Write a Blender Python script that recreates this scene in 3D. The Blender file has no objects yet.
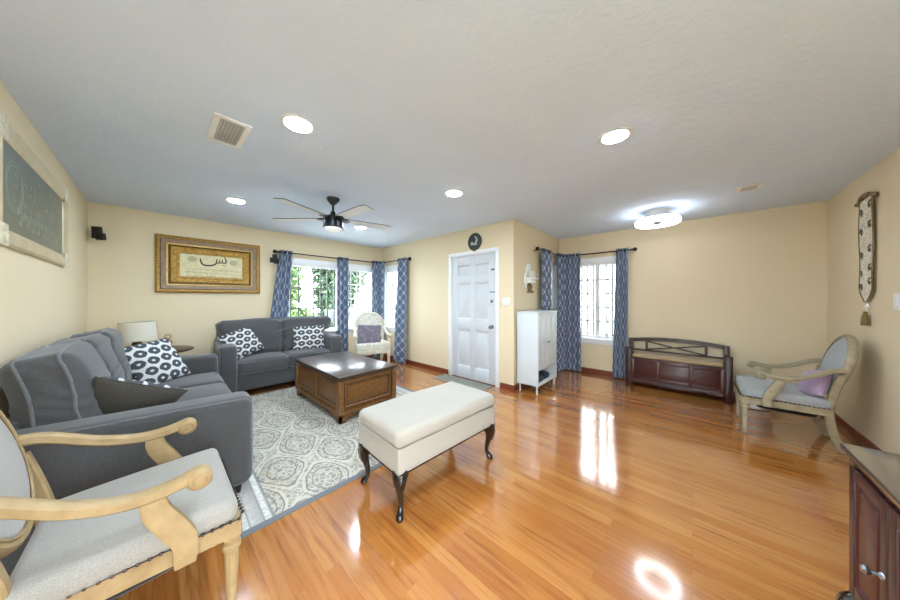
import bpy, math, random
from mathutils import Vector, Matrix
random.seed(7)
PI = math.pi
S = bpy.context.scene
COL = S.collection

# ------------------------------------------------------------------ camera, sky, sun, exposure
cam_d = bpy.data.cameras.new('camera')
cam_d.sensor_width = 36.0
cam_d.lens = 266.42 / 900 * 36
cam_d.shift_y = -1.94 / 900
cam_d.clip_start = 0.02
cam = bpy.data.objects.new('camera', cam_d)
COL.objects.link(cam)
cam.location = (0, 0, 1.321)
cam.rotation_euler = (PI / 2, 0, math.radians(42.291 - 90))
S.camera = cam

world = bpy.data.worlds.new('sky')
S.world = world
world.use_nodes = True
bg = world.node_tree.nodes['Background']
bg.inputs['Color'].default_value = (0.80, 0.91, 1.0, 1)
bg.inputs['Strength'].default_value = 11.0

sun_d = bpy.data.lights.new('sun', 'SUN')
sun_d.energy = 6.0
sun_d.angle = 0.02
sun_d.color = (1, 0.96, 0.9)
sun = bpy.data.objects.new('sun', sun_d)
COL.objects.link(sun)
sun.rotation_euler = Vector((0.1, 1, -2.0)).to_track_quat('-Z', 'Y').to_euler()

S.view_settings.view_transform = 'Standard'
S.view_settings.look = 'None'
S.view_settings.exposure = 0.78
S.cycles.sample_clamp_indirect = 0.0
S.view_settings.gamma = 1.0
S.view_settings.use_curve_mapping = False
LAMP = 205.0          # recessed lamp discs
RING = 8.0           # ring lamp

# ------------------------------------------------------------------ colours and materials
def lin(h):
    h = h.lstrip('#')
    o = []
    for i in (0, 2, 4):
        c = int(h[i:i + 2], 16) / 255
        o.append(c / 12.92 if c <= 0.04045 else ((c + 0.055) / 1.055) ** 2.4)
    return (*o, 1.0)

class NT:
    """small wrapper for building node trees"""
    def __init__(s, name):
        s.m = bpy.data.materials.new(name)
        s.m.use_nodes = True
        s.t = s.m.node_tree
        s.b = s.t.nodes['Principled BSDF']
        s.out = s.t.nodes['Material Output']
    def n(s, typ, **kw):
        nd = s.t.nodes.new(typ)
        for k, v in kw.items():
            if k in nd.inputs.keys():
                nd.inputs[k].default_value = v
            else:
                setattr(nd, k, v)
        return nd
    def l(s, a, b): s.t.links.new(a, b)
    def coord(s, kind='Object'): return s.n('ShaderNodeTexCoord').outputs[kind]
    def mapping(s, src, scale=(1, 1, 1), rot=(0, 0, 0), loc=(0, 0, 0)):
        m = s.n('ShaderNodeMapping')
        m.inputs['Scale'].default_value = scale
        m.inputs['Rotation'].default_value = rot
        m.inputs['Location'].default_value = loc
        s.l(src, m.inputs['Vector'])
        return m.outputs[0]
    def noise(s, src, scale, detail=3, rough=0.5):
        nd = s.n('ShaderNodeTexNoise')
        nd.inputs['Scale'].default_value = scale
        nd.inputs['Detail'].default_value = detail
        nd.inputs['Roughness'].default_value = rough
        s.l(src, nd.inputs['Vector'])
        return nd.outputs['Fac']
    def math(s, op, a, b=None, c=None):
        nd = s.n('ShaderNodeMath', operation=op)
        for i, v in enumerate((a, b, c)):
            if v is None: continue
            if isinstance(v, (int, float)): nd.inputs[i].default_value = v
            else: s.l(v, nd.inputs[i])
        return nd.outputs[0]
    def ramp(s, fac, stops, interp='LINEAR'):
        r = s.n('ShaderNodeValToRGB')
        r.color_ramp.interpolation = interp
        els = r.color_ramp.elements
        while len(els) < len(stops): els.new(0.5)
        for e, (p, c) in zip(els, stops):
            e.position = p
            e.color = lin(c) if isinstance(c, str) else (c, c, c, 1)
        s.l(fac, r.inputs[0])
        return r.outputs[0]
    def mix(s, fac, a, b, mode='MIX'):
        nd = s.n('ShaderNodeMix', data_type='RGBA', blend_type=mode)
        for sock, v in ((nd.inputs[0], fac), (nd.inputs[6], a), (nd.inputs[7], b)):
            if isinstance(v, str): sock.default_value = lin(v)
            elif isinstance(v, (int, float)): sock.default_value = v
            elif isinstance(v, tuple): sock.default_value = v
            else: s.l(v, sock)
        return nd.outputs[2]
    def bump(s, height, strength=0.2, dist=0.01):
        b = s.n('ShaderNodeBump')
        b.inputs['Strength'].default_value = strength
        b.inputs['Distance'].default_value = dist
        s.l(height, b.inputs['Height'])
        s.l(b.outputs[0], s.b.inputs['Normal'])
    def base(s, c):
        if isinstance(c, str): s.b.inputs['Base Color'].default_value = lin(c)
        elif isinstance(c, tuple): s.b.inputs['Base Color'].default_value = c
        else: s.l(c, s.b.inputs['Base Color'])
    def sep(s, v):
        nd = s.n('ShaderNodeSeparateXYZ'); s.l(v, nd.inputs[0]); return nd.outputs

def simple(name, c1, c2=None, rough=0.6, scale=20, metal=0.0, bump=0.0, bscale=None, spec=0.5, stretch=(1, 1, 1), coat=0.0):
    t = NT(name)
    co = t.mapping(t.coord(), stretch)
    if c2:
        t.base(t.ramp(t.noise(co, scale, 4), [(0.3, c1), (0.7, c2)]))
    else:
        t.base(t.mix(t.noise(co, scale, 3), c1, c1))
    t.b.inputs['Roughness'].default_value = rough
    t.b.inputs['Metallic'].default_value = metal
    t.b.inputs['Specular IOR Level'].default_value = spec
    t.b.inputs['Coat Weight'].default_value = coat
    if bump:
        t.bump(t.noise(co, bscale or scale * 4, 3), bump, 0.004)
    return t.m

M = {}
# painted shell
def wall_mat():
    t = NT('cream_wall_paint')
    co = t.coord()
    t.base(t.ramp(t.noise(co, 0.8, 2), [(0.3, '#e4d3b1'), (0.7, '#e7d7b7')]))
    t.b.inputs['Roughness'].default_value = 0.55
    t.b.inputs['Specular IOR Level'].default_value = 0.25
    t.bump(t.noise(co, 90, 2), 0.08, 0.004)
    return t.m
M['wall'] = wall_mat()
def ceil_mat():
    t = NT('textured_ceiling_paint')
    co = t.coord()
    t.base(t.ramp(t.noise(co, 3, 3), [(0.3, '#d9e7fb'), (0.7, '#ddeafc')]))
    t.b.inputs['Roughness'].default_value = 0.9
    h = t.math('ADD', t.noise(co, 38, 4, 0.6), t.math('MULTIPLY', t.noise(co, 14, 2), 0.6))
    t.bump(h, 0.35, 0.015)
    return t.m
M['ceiling'] = ceil_mat()
def floor_mat():
    t = NT('orange_laminate_floor')
    co = t.coord()
    rot = t.mapping(co, (1, 1, 1), (0, 0, PI / 2))
    br = t.n('ShaderNodeTexBrick', offset=0.37, offset_frequency=2, squash=1.0)
    for k, v in dict(Scale=1.0).items(): br.inputs[k].default_value = v
    br.inputs['Brick Width'].default_value = 0.95
    br.inputs['Row Height'].default_value = 0.068
    br.inputs['Mortar Size'].default_value = 0.0006
    br.inputs['Mortar Smooth'].default_value = 0.1
    br.inputs['Bias'].default_value = 0.0
    br.inputs['Color1'].default_value = (0, 0, 0, 1)
    br.inputs['Color2'].default_value = (1, 1, 1, 1)
    br.inputs['Mortar'].default_value = (0.5, 0.5, 0.5, 1)
    t.l(rot, br.inputs['Vector'])
    tone = t.ramp(br.outputs['Color'], [(0.0, '#ad6a2a'), (0.5, '#bb7a38'), (1.0, '#c68845')])
    # grain: long streaks along the boards, shifted from board to board
    sh = t.n('ShaderNodeVectorMath', operation='MULTIPLY_ADD')
    t.l(br.outputs['Color'], sh.inputs[0]); sh.inputs[1].default_value = (7, 3, 0); t.l(co, sh.inputs[2])
    gv = t.mapping(sh.outputs[0], (16, 0.9, 1))
    g = t.noise(gv, 2.2, 5, 0.62)
    streak = t.ramp(g, [(0.34, 0.0), (0.50, 0.85), (0.8, 1.0)])
    c = t.mix(streak, t.mix(0.75, tone, '#85461a'), tone)
    g2 = t.noise(t.mapping(co, (60, 2, 1)), 3, 3)
    c = t.mix(t.math('MULTIPLY', g2, 0.22), c, '#9a5a22')
    gap = t.math('MULTIPLY', br.outputs['Fac'], 0.55)
    c = t.mix(gap, c, '#5a3213')
    t.base(c)
    t.b.inputs['Roughness'].default_value = 0.12
    t.b.inputs['Specular IOR Level'].default_value = 0.7
    t.b.inputs['Coat Weight'].default_value = 1.0
    t.b.inputs['Coat IOR'].default_value = 1.65
    t.b.inputs['Coat Roughness'].default_value = 0.09
    wv = t.noise(co, 3.0, 2)
    t.bump(t.math('SUBTRACT', t.math('MULTIPLY', wv, 0.5), br.outputs['Fac']), 0.015, 0.003)
    return t.m
M['floor'] = floor_mat()
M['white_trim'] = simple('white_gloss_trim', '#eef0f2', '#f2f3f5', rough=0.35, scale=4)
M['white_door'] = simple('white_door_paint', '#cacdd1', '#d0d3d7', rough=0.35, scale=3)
M['base_wood'] = simple('red_brown_baseboard', '#6e3220', '#82402a', rough=0.35, scale=6, stretch=(6, 6, 40))
def fabric(name, c1, c2, scale=260, bump=0.25, rough=0.9, sheen=0.3, big=None):
    t = NT(name)
    co = t.coord()
    w1 = t.noise(t.mapping(co, (1, 1, 1)), scale, 2, 0.7)
    c = t.ramp(w1, [(0.35, c1), (0.65, c2)])
    if big:
        c = t.mix(t.ramp(t.noise(co, 9, 3), [(0.35, 0.0), (0.7, 0.5)]), c, big)
    t.base(c)
    t.b.inputs['Roughness'].default_value = rough
    t.b.inputs['Sheen Weight'].default_value = sheen
    t.b.inputs['Specular IOR Level'].default_value = 0.2
    t.bump(w1, bump, 0.002)
    return t.m
M['sofa'] = fabric('slate_grey_sofa_fabric', '#3d3d3e', '#5c5c5d', big='#4d4d4e')
M['sofa_pipe'] = fabric('grey_piping', '#55565a', '#77797c')
M['linen'] = fabric('pale_grey_linen', '#8f8b84', '#a6a29a', scale=320)
M['linen_blue'] = fabric('pale_blue_grey_linen', '#95999b', '#abafb0', scale=320)
M['cream_fabric'] = fabric('cream_bench_fabric', '#a69f93', '#b1aa9e', scale=300, bump=0.15)
M['lilac'] = fabric('lilac_plush', '#9a84a2', '#b7a0bd', scale=160, bump=0.4)
M['black_fabric'] = fabric('black_dust_cloth', '#0d0d0f', '#161619')
M['pillow_back'] = fabric('dark_brown_pillow_back', '#35312c', '#4a453d', scale=220)
M['seat_tan'] = fabric('tan_seat_pad', '#a48b68', '#b79d78')
def wood(name, dark, light, rough=0.35, stretch=(3, 3, 30), scale=4, coat=0.0, spec=0.5):
    t = NT(name)
    co = t.mapping(t.coord(), stretch)
    g = t.noise(co, scale, 5, 0.6)
    t.base(t.ramp(g, [(0.28, dark), (0.72, light)]))
    t.b.inputs['Roughness'].default_value = rough
    t.b.inputs['Coat Weight'].default_value = coat
    t.b.inputs['Coat Roughness'].default_value = 0.1
    t.b.inputs['Specular IOR Level'].default_value = spec
    return t.m
M['walnut'] = wood('walnut_brown_wood', '#523417', '#875a2c', 0.38, (30, 3, 30), 1.2)
M['walnut_top'] = wood('dark_walnut_table_top', '#3a2a22', '#453127', 0.30, (20, 2, 10), 1.2, coat=0.35)
M['mahogany'] = wood('dark_mahogany', '#260b0a', '#3c1412', 0.38, (4, 4, 20), 2, coat=0.1)
M['espresso'] = wood('espresso_wood', '#2e1e12', '#44301f', 0.35, (4, 4, 20), 2)
M['red_mahogany'] = wood('red_mahogany_panel', '#3a1613', '#52211b', 0.35, (4, 4, 24), 2, coat=0.1)
M['console_top'] = wood('polished_console_top', '#46403d', '#5a524d', 0.12, (4, 20, 4), 2, coat=0.9)
M['oak'] = wood('bleached_oak', '#947b52', '#b0966c', 0.5, (14, 14, 14), 1.2)
M['wash'] = wood('grey_washed_wood', '#8f8369', '#b0a487', 0.5, (14, 14, 14), 1.2)
M['ivory_wood'] = wood('ivory_painted_wood', '#c9c0aa', '#dfd8c6', 0.5, (10, 10, 10), 1.2)
M['black_gloss'] = simple('black_lacquer', '#0a0908', '#14110f', rough=0.15, scale=10, coat=0.6)
M['black_matte'] = simple('matte_black_plastic', '#0c0c0e', '#151517', rough=0.5, scale=30)
M['dark_metal'] = simple('dark_bronze_metal', '#2c2621', '#3a322b', rough=0.35, scale=30, metal=0.7)
M['fan_metal'] = simple('graphite_fan_metal', '#25292c', '#33383c', rough=0.3, scale=30, metal=0.5)
M['fan_blade'] = simple('silver_fan_blade', '#e6edf5', '#eef3f9', rough=0.5, scale=8, spec=0.2)
M['chrome'] = simple('brushed_steel', '#8e9296', '#a3a7ab', rough=0.25, scale=40, metal=0.9)
M['white_paint'] = simple('white_cabinet_paint', '#d2d9dd', '#d9dfe2', rough=0.35, scale=4)
M['white_plastic'] = simple('white_plastic', '#e8e8e6', '#eeeeec', rough=0.4, scale=10)
M['vent_grey'] = simple('grey_vent_slat', '#bdbdbd', '#c9c9c9', rough=0.5, scale=10)
M['vent_dark'] = simple('dark_vent_cavity', '#85858a', '#8f8f92', rough=0.9, scale=10)
M['nail'] = simple('dark_nailhead', '#2a211b', '#3c3028', rough=0.3, scale=60, metal=0.8)
M['slate'] = simple('grey_slate_mat', '#7e7f74', '#95958a', rough=0.8, scale=14, bump=0.3)
M['navy_items'] = simple('navy_leather', '#1c2a36', '#2b3c4a', rough=0.5, scale=20)
M['shade'] = fabric('ivory_lamp_shade', '#d8d2c0', '#e2dccb', scale=120, bump=0.05)
M['bronze'] = simple('antique_bronze', '#6b5a40', '#8d7a58', rough=0.5, scale=50, metal=0.2)
M['gold_rope'] = simple('antique_gold_rope', '#7a5a1e', '#c49a4a', rough=0.4, scale=70, metal=0.35)
M['gold'] = simple('bright_gold_lip', '#b9913f', '#d9b869', rough=0.35, scale=40, metal=0.35)
M['mauve'] = simple('mauve_brown_moulding', '#7d6650', '#927a62', rough=0.45, scale=20, metal=0.2)
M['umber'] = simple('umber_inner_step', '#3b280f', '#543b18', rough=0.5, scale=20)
M['gold_mat'] = simple('ornate_gold_mat', '#8a6418', '#c79a3c', rough=0.5, scale=45, bump=0.5, metal=0.1)
M['parchment'] = simple('parchment', '#d3c79a', '#e2d8b2', rough=0.8, scale=18)
M['ink'] = simple('dark_ink', '#2a2a22', '#33332a', rough=0.8, scale=30)
M['ink_pale'] = simple('faded_ink', '#8a8360', '#9a936f', rough=0.8, scale=30)
M['champagne'] = simple('champagne_frame', '#c6b591', '#d6c7a5', rough=0.4, scale=12, metal=0.2)
M['ornament'] = simple('pale_silver_ornament', '#d3c9ae', '#e6dec8', rough=0.4, scale=40, metal=0.1)
M['board'] = simple('slate_green_board', '#566058', '#656f66', rough=0.3, scale=5, coat=0.2)
M['chalk'] = simple('pale_chalk_line', '#98a090', '#a9b09c', rough=0.8, scale=20)
M['green_plaque'] = simple('dark_green_plaque', '#1f2620', '#3a443a', rough=0.35, scale=40)
M['crescent'] = simple('pale_plaque_emblem', '#9aa09a', '#c2c6c0', rough=0.4, scale=40)
M['tassel'] = simple('olive_gold_thread', '#6b5a30', '#8d7a48', rough=0.8, scale=80)
M['bar_steel'] = simple('grey_security_bar', '#5d6062', '#747779', rough=0.5, scale=20)
M['bar_dark'] = simple('dark_security_bar', '#34383a', '#45494b', rough=0.5, scale=20)
M['concrete'] = simple('pale_concrete', '#b9b6ad', '#c8c5bc', rough=0.9, scale=4)
M['stucco'] = simple('white_stucco', '#dcdad4', '#e6e4de', rough=0.9, scale=10)
M['bark'] = simple('bark', '#4b3d2e', '#65543f', rough=0.9, scale=20)
M['leaf'] = simple('green_leaves', '#2c4522', '#5f7b3d', rough=0.6, scale=3)
M['leaf_dark'] = simple('dark_green_leaves', '#1b321f', '#3c5832', rough=0.6, scale=3)
M['mail_metal'] = simple('grey_letterbox_metal', '#3c4246', '#50565a', rough=0.5, scale=12)

def emit(name, col, strength):
    t = NT(name)
    t.base('#f4f4f0')
    t.b.inputs['Emission Color'].default_value = lin(col)
    t.b.inputs['Emission Strength'].default_value = strength
    return t.m
M['lamp'] = emit('lit_lamp_diffuser', '#dceeff', LAMP)
M['ring'] = emit('lit_ring_diffuser', '#eef6ff', RING)
M['fan_glass'] = emit('frosted_fan_lens', '#eef5ff', 0.25)

def glass_mat():
    t = NT('window_glass')
    tr = t.n('ShaderNodeBsdfTransparent')
    gl = t.n('ShaderNodeBsdfGlossy')
    gl.inputs['Roughness'].default_value = 0.02
    lw = t.n('ShaderNodeLayerWeight'); lw.inputs['Blend'].default_value = 0.15
    mx = t.n('ShaderNodeMixShader')
    t.l(t.math('MULTIPLY_ADD', lw.outputs['Facing'], 0.08, 0.02), mx.inputs[0]); t.l(tr.outputs[0], mx.inputs[1]); t.l(gl.outputs[0], mx.inputs[2])
    t.l(mx.outputs[0], t.out.inputs['Surface'])
    return t.m
M['glass'] = glass_mat()
def dark_sheet_mat():  # near-opaque dark sheet standing in for a shaded view behind the pane
    t = NT('dark_pane_sheet')
    tr = t.n('ShaderNodeBsdfTransparent')
    df = t.n('ShaderNodeBsdfDiffuse'); df.inputs['Color'].default_value = lin('#2c3640')
    mx = t.n('ShaderNodeMixShader')
    nz = t.noise(t.coord(), 900, 1)
    t.l(t.math('MULTIPLY_ADD', nz, 0.01, 0.985), mx.inputs[0]); t.l(tr.outputs[0], mx.inputs[1]); t.l(df.outputs[0], mx.inputs[2])
    t.l(mx.outputs[0], t.out.inputs['Surface'])
    return t.m
M['dark_sheet'] = dark_sheet_mat()

def curtain_mat(name, ground1, ground2, line):
    t = NT(name)
    s = t.sep(t.coord('UV'))
    a = t.math('COSINE', t.math('MULTIPLY', s[0], 2 * PI / 0.115))
    b = t.math('COSINE', t.math('MULTIPLY', s[1], 2 * PI / 0.19))
    f = t.math('ABSOLUTE', t.math('ADD', a, b))
    mask = t.ramp(f, [(0.0, 1.0), (0.22, 1.0), (0.34, 0.0)])
    g = t.ramp(t.noise(t.coord(), 180, 2), [(0.3, ground1), (0.7, ground2)])
    t.base(t.mix(mask, g, line))
    t.b.inputs['Roughness'].default_value = 0.85
    t.b.inputs['Sheen Weight'].default_value = 0.2
    t.b.inputs['Specular IOR Level'].default_value = 0.2
    return t.m
M['curtain'] = curtain_mat('blue_trellis_curtain', '#58677f', '#687790', '#b4bbc6')

def ikat_mat():
    t = NT('ikat_ring_pillow')
    v = t.mapping(t.coord('UV'), (4.0, 4.8, 1), (0, 0, 0))
    sv = t.sep(v)
    # staggered lattice of rings
    row = t.math('FLOOR', sv[1])
    odd = t.math('MULTIPLY', t.math('FLOORED_MODULO', row, 2.0), 0.5)
    fx = t.math('SUBTRACT', t.math('FRACT', t.math('ADD', sv[0], odd)), 0.5)
    fy = t.math('SUBTRACT', t.math('FRACT', sv[1]), 0.5)
    wob = t.math('MULTIPLY', t.math('SUBTRACT', t.noise(t.coord('UV'), 22, 2), 0.5), 0.16)
    d = t.math('ADD', t.math('POWER', t.math('ADD', t.math('POWER', t.math('ABSOLUTE', fx), 1.7), t.math('POWER', t.math('ABSOLUTE', fy), 1.7)), 0.588), wob)
    mask = t.ramp(d, [(0.0, 0.0), (0.10, 0.0), (0.14, 1.0), (0.43, 1.0), (0.47, 0.0)])
    t.base(t.mix(mask, '#d2d2cf', '#474b52'))
    t.b.inputs['Roughness'].default_value = 0.9
    t.b.inputs['Specular IOR Level'].default_value = 0.2
    return t.m
M['ikat'] = ikat_mat()

def floral_mat(name, ground, fleck, line, sc=1.0):
    t = NT(name)
    co = t.coord()
    n1 = t.noise(co, 26 * sc, 3, 0.6)
    m1 = t.ramp(t.math('ABSOLUTE', t.math('SUBTRACT', n1, 0.5)), [(0.0, 1.0), (0.02, 0.8), (0.05, 0.0)])
    n2 = t.noise(co, 14 * sc, 2)
    m2 = t.ramp(n2, [(0.52, 0.0), (0.62, 0.8)])
    c = t.mix(m2, ground, fleck)
    t.base(t.mix(m1, c, line))
    t.b.inputs['Roughness'].default_value = 0.9
    t.b.inputs['Specular IOR Level'].default_value = 0.2
    return t.m
M['floral_seat'] = floral_mat('white_floral_brocade', '#dedacf', '#d2cec0', '#bdb7a4', 0.8)
M['paisley'] = floral_mat('mauve_scroll_pillow', '#7e7784', '#938c98', '#5a5360', 1.3)
M['tapestry'] = floral_mat('cream_scroll_tapestry', '#efe9d8', '#e2dac4', '#b9ad92', 1.6)

def rug_mat(L, Wd):
    """pale grey and cream ogee carpet; L and Wd are the half sizes"""
    t = NT('ogee_rug')
    co = t.coord()
    s = t.sep(co)
    x, y = s[0], s[1]
    wob = t.math('MULTIPLY', t.math('SUBTRACT', t.noise(co, 6, 2), 0.5), 0.75)
    a = t.math('COSINE', t.math('MULTIPLY', t.math('ADD', x, 0.715), 2 * PI / 0.42))
    b = t.math('COSINE', t.math('MULTIPLY', t.math('ADD', y, 0.79), 2 * PI / 0.66))
    f = t.math('ADD', t.math('ADD', a, b), wob)
    af = t.math('ABSOLUTE', f)
    band = t.ramp(t.math('ABSOLUTE', t.math('SUBTRACT', af, 0.26)), [(0.0, 1.0), (0.10, 1.0), (0.14, 0.0)])
    edge = t.ramp(t.math('ABSOLUTE', t.math('SUBTRACT', af, 0.46)), [(0.0, 1.0), (0.04, 0.9), (0.08, 0.0)])
    medal = t.ramp(t.math('ABSOLUTE', t.math('SUBTRACT', af, 1.15)), [(0.0, 1.0), (0.05, 0.8), (0.10, 0.0)])
    vor = t.n('ShaderNodeTexVoronoi', feature='DISTANCE_TO_EDGE')
    vor.inputs['Scale'].default_value = 24
    t.l(co, vor.inputs['Vector'])
    vine = t.ramp(vor.outputs['Distance'], [(0.0, 1.0), (0.07, 0.8), (0.14, 0.0)])
    fl = t.noise(co, 42, 3, 0.65)
    flor = t.ramp(fl, [(0.44, 0.0), (0.56, 1.0)])
    c = t.mix(flor, '#8b8883', '#b5ae9f')
    c = t.mix(t.math('MULTIPLY', vine, 0.7), c, '#cfc9bb')
    warm = t.math('MULTIPLY', t.ramp(t.noise(co, 3.2, 2), [(0.5, 0.0), (0.65, 0.55)]), flor)
    c = t.mix(warm, c, '#b3a283')
    c = t.mix(t.math('MULTIPLY', band, 0.7), c, '#cbc5b7')
    c = t.mix(t.math('MULTIPLY', edge, 0.8), c, '#6d6c6a')
    c = t.mix(t.math('MULTIPLY', medal, 0.75), c, '#706f6d')
    # border: distance in from the nearest edge
    dx = t.math('SUBTRACT', L, t.math('ABSOLUTE', x))
    dy = t.math('SUBTRACT', Wd, t.math('ABSOLUTE', y))
    dd = t.math('MINIMUM', dx, t.math('MAXIMUM', dy, 0.0))
    dm = t.math('MINIMUM', dx, t.math('MULTIPLY', dy, 1.1)); dd = dx
    inb = t.ramp(dd, [(0.0, 1.0), (0.200, 1.0), (0.205, 0.0)], 'LINEAR')
    stripes = t.ramp(dd, [(0.0, '#74777b'), (0.045, '#74777b'), (0.05, '#d6d3ca'), (0.075, '#d6d3ca'), (0.08, '#7f8285'),
                          (0.09, '#c9c6bd'), (0.145, '#aaa8a2'), (0.150, '#74777a'), (0.160, '#d9d6cd'), (0.185, '#d9d6cd'), (0.192, '#7f8285')])
    bc = t.mix(t.math('MULTIPLY', t.ramp(fl, [(0.45, 0.0), (0.55, 0.5)]), 1.0), stripes, '#a4a6a5')
    outer = t.ramp(dm, [(0.0, 1.0), (0.043, 1.0), (0.046, 0.0)])
    t.base(t.mix(outer, t.mix(inb, c, bc), '#74777b'))
    t.b.inputs['Roughness'].default_value = 0.95
    t.b.inputs['Specular IOR Level'].default_value = 0.1
    t.bump(t.noise(co, 300, 2), 0.3, 0.003)
    return t.m

# ------------------------------------------------------------------ mesh building
class MB:
    def __init__(s):
        s.v = []; s.f = []; s.mi = []; s.uv = {}
    def add(s, verts, faces, X=None, mi=0, uvs=None):
        o = len(s.v)
        for i, p in enumerate(verts):
            p = Vector(p)
            if X is not None: p = X @ p
            s.v.append(p)
            if uvs: s.uv[o + i] = uvs[i]
        for f in faces:
            s.f.append([o + i for i in f]); s.mi.append(mi)
        return s

def obj(name, mb, mat, parent=None, angle=40, flat=False):
    me = bpy.data.meshes.new(name)
    me.from_pydata([tuple(p) for p in mb.v], [], mb.f)
    for m in (mat if isinstance(mat, (list, tuple)) else [mat]):
        me.materials.append(m)
    me.polygons.foreach_set('material_index', mb.mi)
    if mb.uv:
        ul = me.uv_layers.new(name='UVMap')
        for lp in me.loops:
            ul.data[lp.index].uv = mb.uv.get(lp.vertex_index, (0, 0))
    if not flat:
        me.polygons.foreach_set('use_smooth', [True] * len(me.polygons))
        me.set_sharp_from_angle(angle=math.radians(angle))
    me.update()
    o = bpy.data.objects.new(name, me)
    COL.objects.link(o)
    if parent: o.parent = parent
    return o

def thing(name, label, cat, loc=(0, 0, 0), rz=0.0, group=None):
    o = bpy.data.objects.new(name, None)
    COL.objects.link(o)
    o.empty_display_size = 0.1
    o.location = loc
    o.rotation_euler = (0, 0, rz)
    o['label'] = label
    o['category'] = cat
    if group: o['group'] = group
    return o
def tag(o, label, cat, group=None):
    o['label'] = label; o['category'] = cat
    if group: o['group'] = group
    return o
def struct(o):
    o['kind'] = 'structure'
    return o
def dup(root, loc, rz, label, group=None):
    r = root.copy(); COL.objects.link(r)
    r.location = loc; r.rotation_euler = (0, 0, rz)
    r['label'] = label
    if group: r['group'] = group
    for ch in list(root.children):
        c = ch.copy(); COL.objects.link(c); c.parent = r
        for g in list(ch.children):
            d = g.copy(); COL.objects.link(d); d.parent = c
    return r

def _ts(h, r, n, m):
    ks = [math.tan(PI / 4 * j / n) for j in range(n, -1, -1)]
    a = [-h + r - r * k for k in ks]
    mid = [(-h + r) + (2 * h - 2 * r) * i / (m + 1) for i in range(1, m + 1)]
    return a + mid + [-q for q in reversed(a)]

def rbox(mb, c, s, r=0.01, n=2, m=0, bulge=None, X=None, mi=0, warp=None):
    """rounded box; bulge pushes face centres outward; warp(p) -> p deforms in box coordinates"""
    h = [q / 2 for q in s]
    r = min(r, min(h) * 0.98)
    T = [_ts(h[i], r, n, m if (not isinstance(m, (tuple, list))) else m[i]) for i in range(3)]
    idx = {}; vs = []; fs = []
    def vid(p):
        k = tuple(round(q, 6) for q in p)
        if k not in idx:
            core = [max(-h[i] + r, min(h[i] - r, p[i])) for i in range(3)]
            d = Vector([p[i] - core[i] for i in range(3)])
            q = Vector(core) + (d.normalized() * r if d.length > 1e-9 else d)
            if bulge:
                w = [max(0.0, 1 - (q[i] / h[i]) ** 2) for i in range(3)]
                dq = [0, 0, 0]
                for i in range(3):
                    j, k2 = (i + 1) % 3, (i + 2) % 3
                    dq[i] = bulge[i] * (q[i] / h[i]) * w[j] ** 0.6 * w[k2] ** 0.6
                q = q + Vector(dq)
            if warp: q = Vector(warp(q))
            idx[k] = len(vs); vs.append(q + Vector(c))
        return idx[k]
    for ax in range(3):
        u, v = (ax + 1) % 3, (ax + 2) % 3
        for sg in (-1, 1):
            for i in range(len(T[u]) - 1):
                for j in range(len(T[v]) - 1):
                    q = []
                    for a, b in ((i, j), (i + 1, j), (i + 1, j + 1), (i, j + 1)):
                        p = [0, 0, 0]; p[ax] = sg * h[ax]; p[u] = T[u][a]; p[v] = T[v][b]
                        q.append(vid(p))
                    if sg < 0: q.reverse()
                    if len(set(q)) == 4: fs.append(q)
    return mb.add(vs, fs, X, mi)

def box(mb, c, s, bev=0.004, X=None, mi=0):
    return rbox(mb, c, s, bev, 1, 0, None, X, mi)
def bx(mb, lo, hi, bev=0.004, X=None, mi=0):
    return box(mb, [(a + b) / 2 for a, b in zip(lo, hi)], [abs(b - a) for a, b in zip(lo, hi)], bev, X, mi)
def plain(mb, lo, hi, mi=0):
    x0, y0, z0 = lo; x1, y1, z1 = hi
    v = [(x0, y0, z0), (x1, y0, z0), (x1, y1, z0), (x0, y1, z0), (x0, y0, z1), (x1, y0, z1), (x1, y1, z1), (x0, y1, z1)]
    return mb.add(v, [(0, 3, 2, 1), (4, 5, 6, 7), (0, 1, 5, 4), (1, 2, 6, 5), (2, 3, 7, 6), (3, 0, 4, 7)], None, mi)

def lathe(mb, prof, n=20, c=(0, 0, 0), X=None, mi=0, flute=None):
    vs = []; fs = []
    for (r, z) in prof:
        for i in range(n):
            a = 2 * PI * i / n
            rr = r * (1 - flute(z) * (i % 2)) if flute else r
            vs.append((c[0] + rr * math.cos(a), c[1] + rr * math.sin(a), c[2] + z))
    for k in range(len(prof) - 1):
        for i in range(n):
            fs.append((k * n + i, k * n + (i + 1) % n, (k + 1) * n + (i + 1) % n, (k + 1) * n + i))
    if prof[0][0] > 1e-6: fs.append(list(range(n))[::-1])
    if prof[-1][0] > 1e-6: fs.append([(len(prof) - 1) * n + i for i in range(n)])
    return mb.add(vs, fs, X, mi)

def smooth_path(pts, k=6, closed=False):
    """Catmull-Rom through points of any dimension"""
    P = [Vector(p) for p in pts]; n = len(P); out = []
    rng = range(n) if closed else range(n - 1)
    for i in rng:
        if closed: a, b, c, d = P[(i - 1) % n], P[i], P[(i + 1) % n], P[(i + 2) % n]
        else: a, b, c, d = P[max(i - 1, 0)], P[i], P[i + 1], P[min(i + 2, n - 1)]
        for j in range(k):
            t = j / k
            out.append(0.5 * ((2 * b) + (c - a) * t + (2 * a - 5 * b + 4 * c - d) * t * t + (3 * b - a - 3 * c + d) * t ** 3))
    if not closed: out.append(P[-1])
    return out

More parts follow.
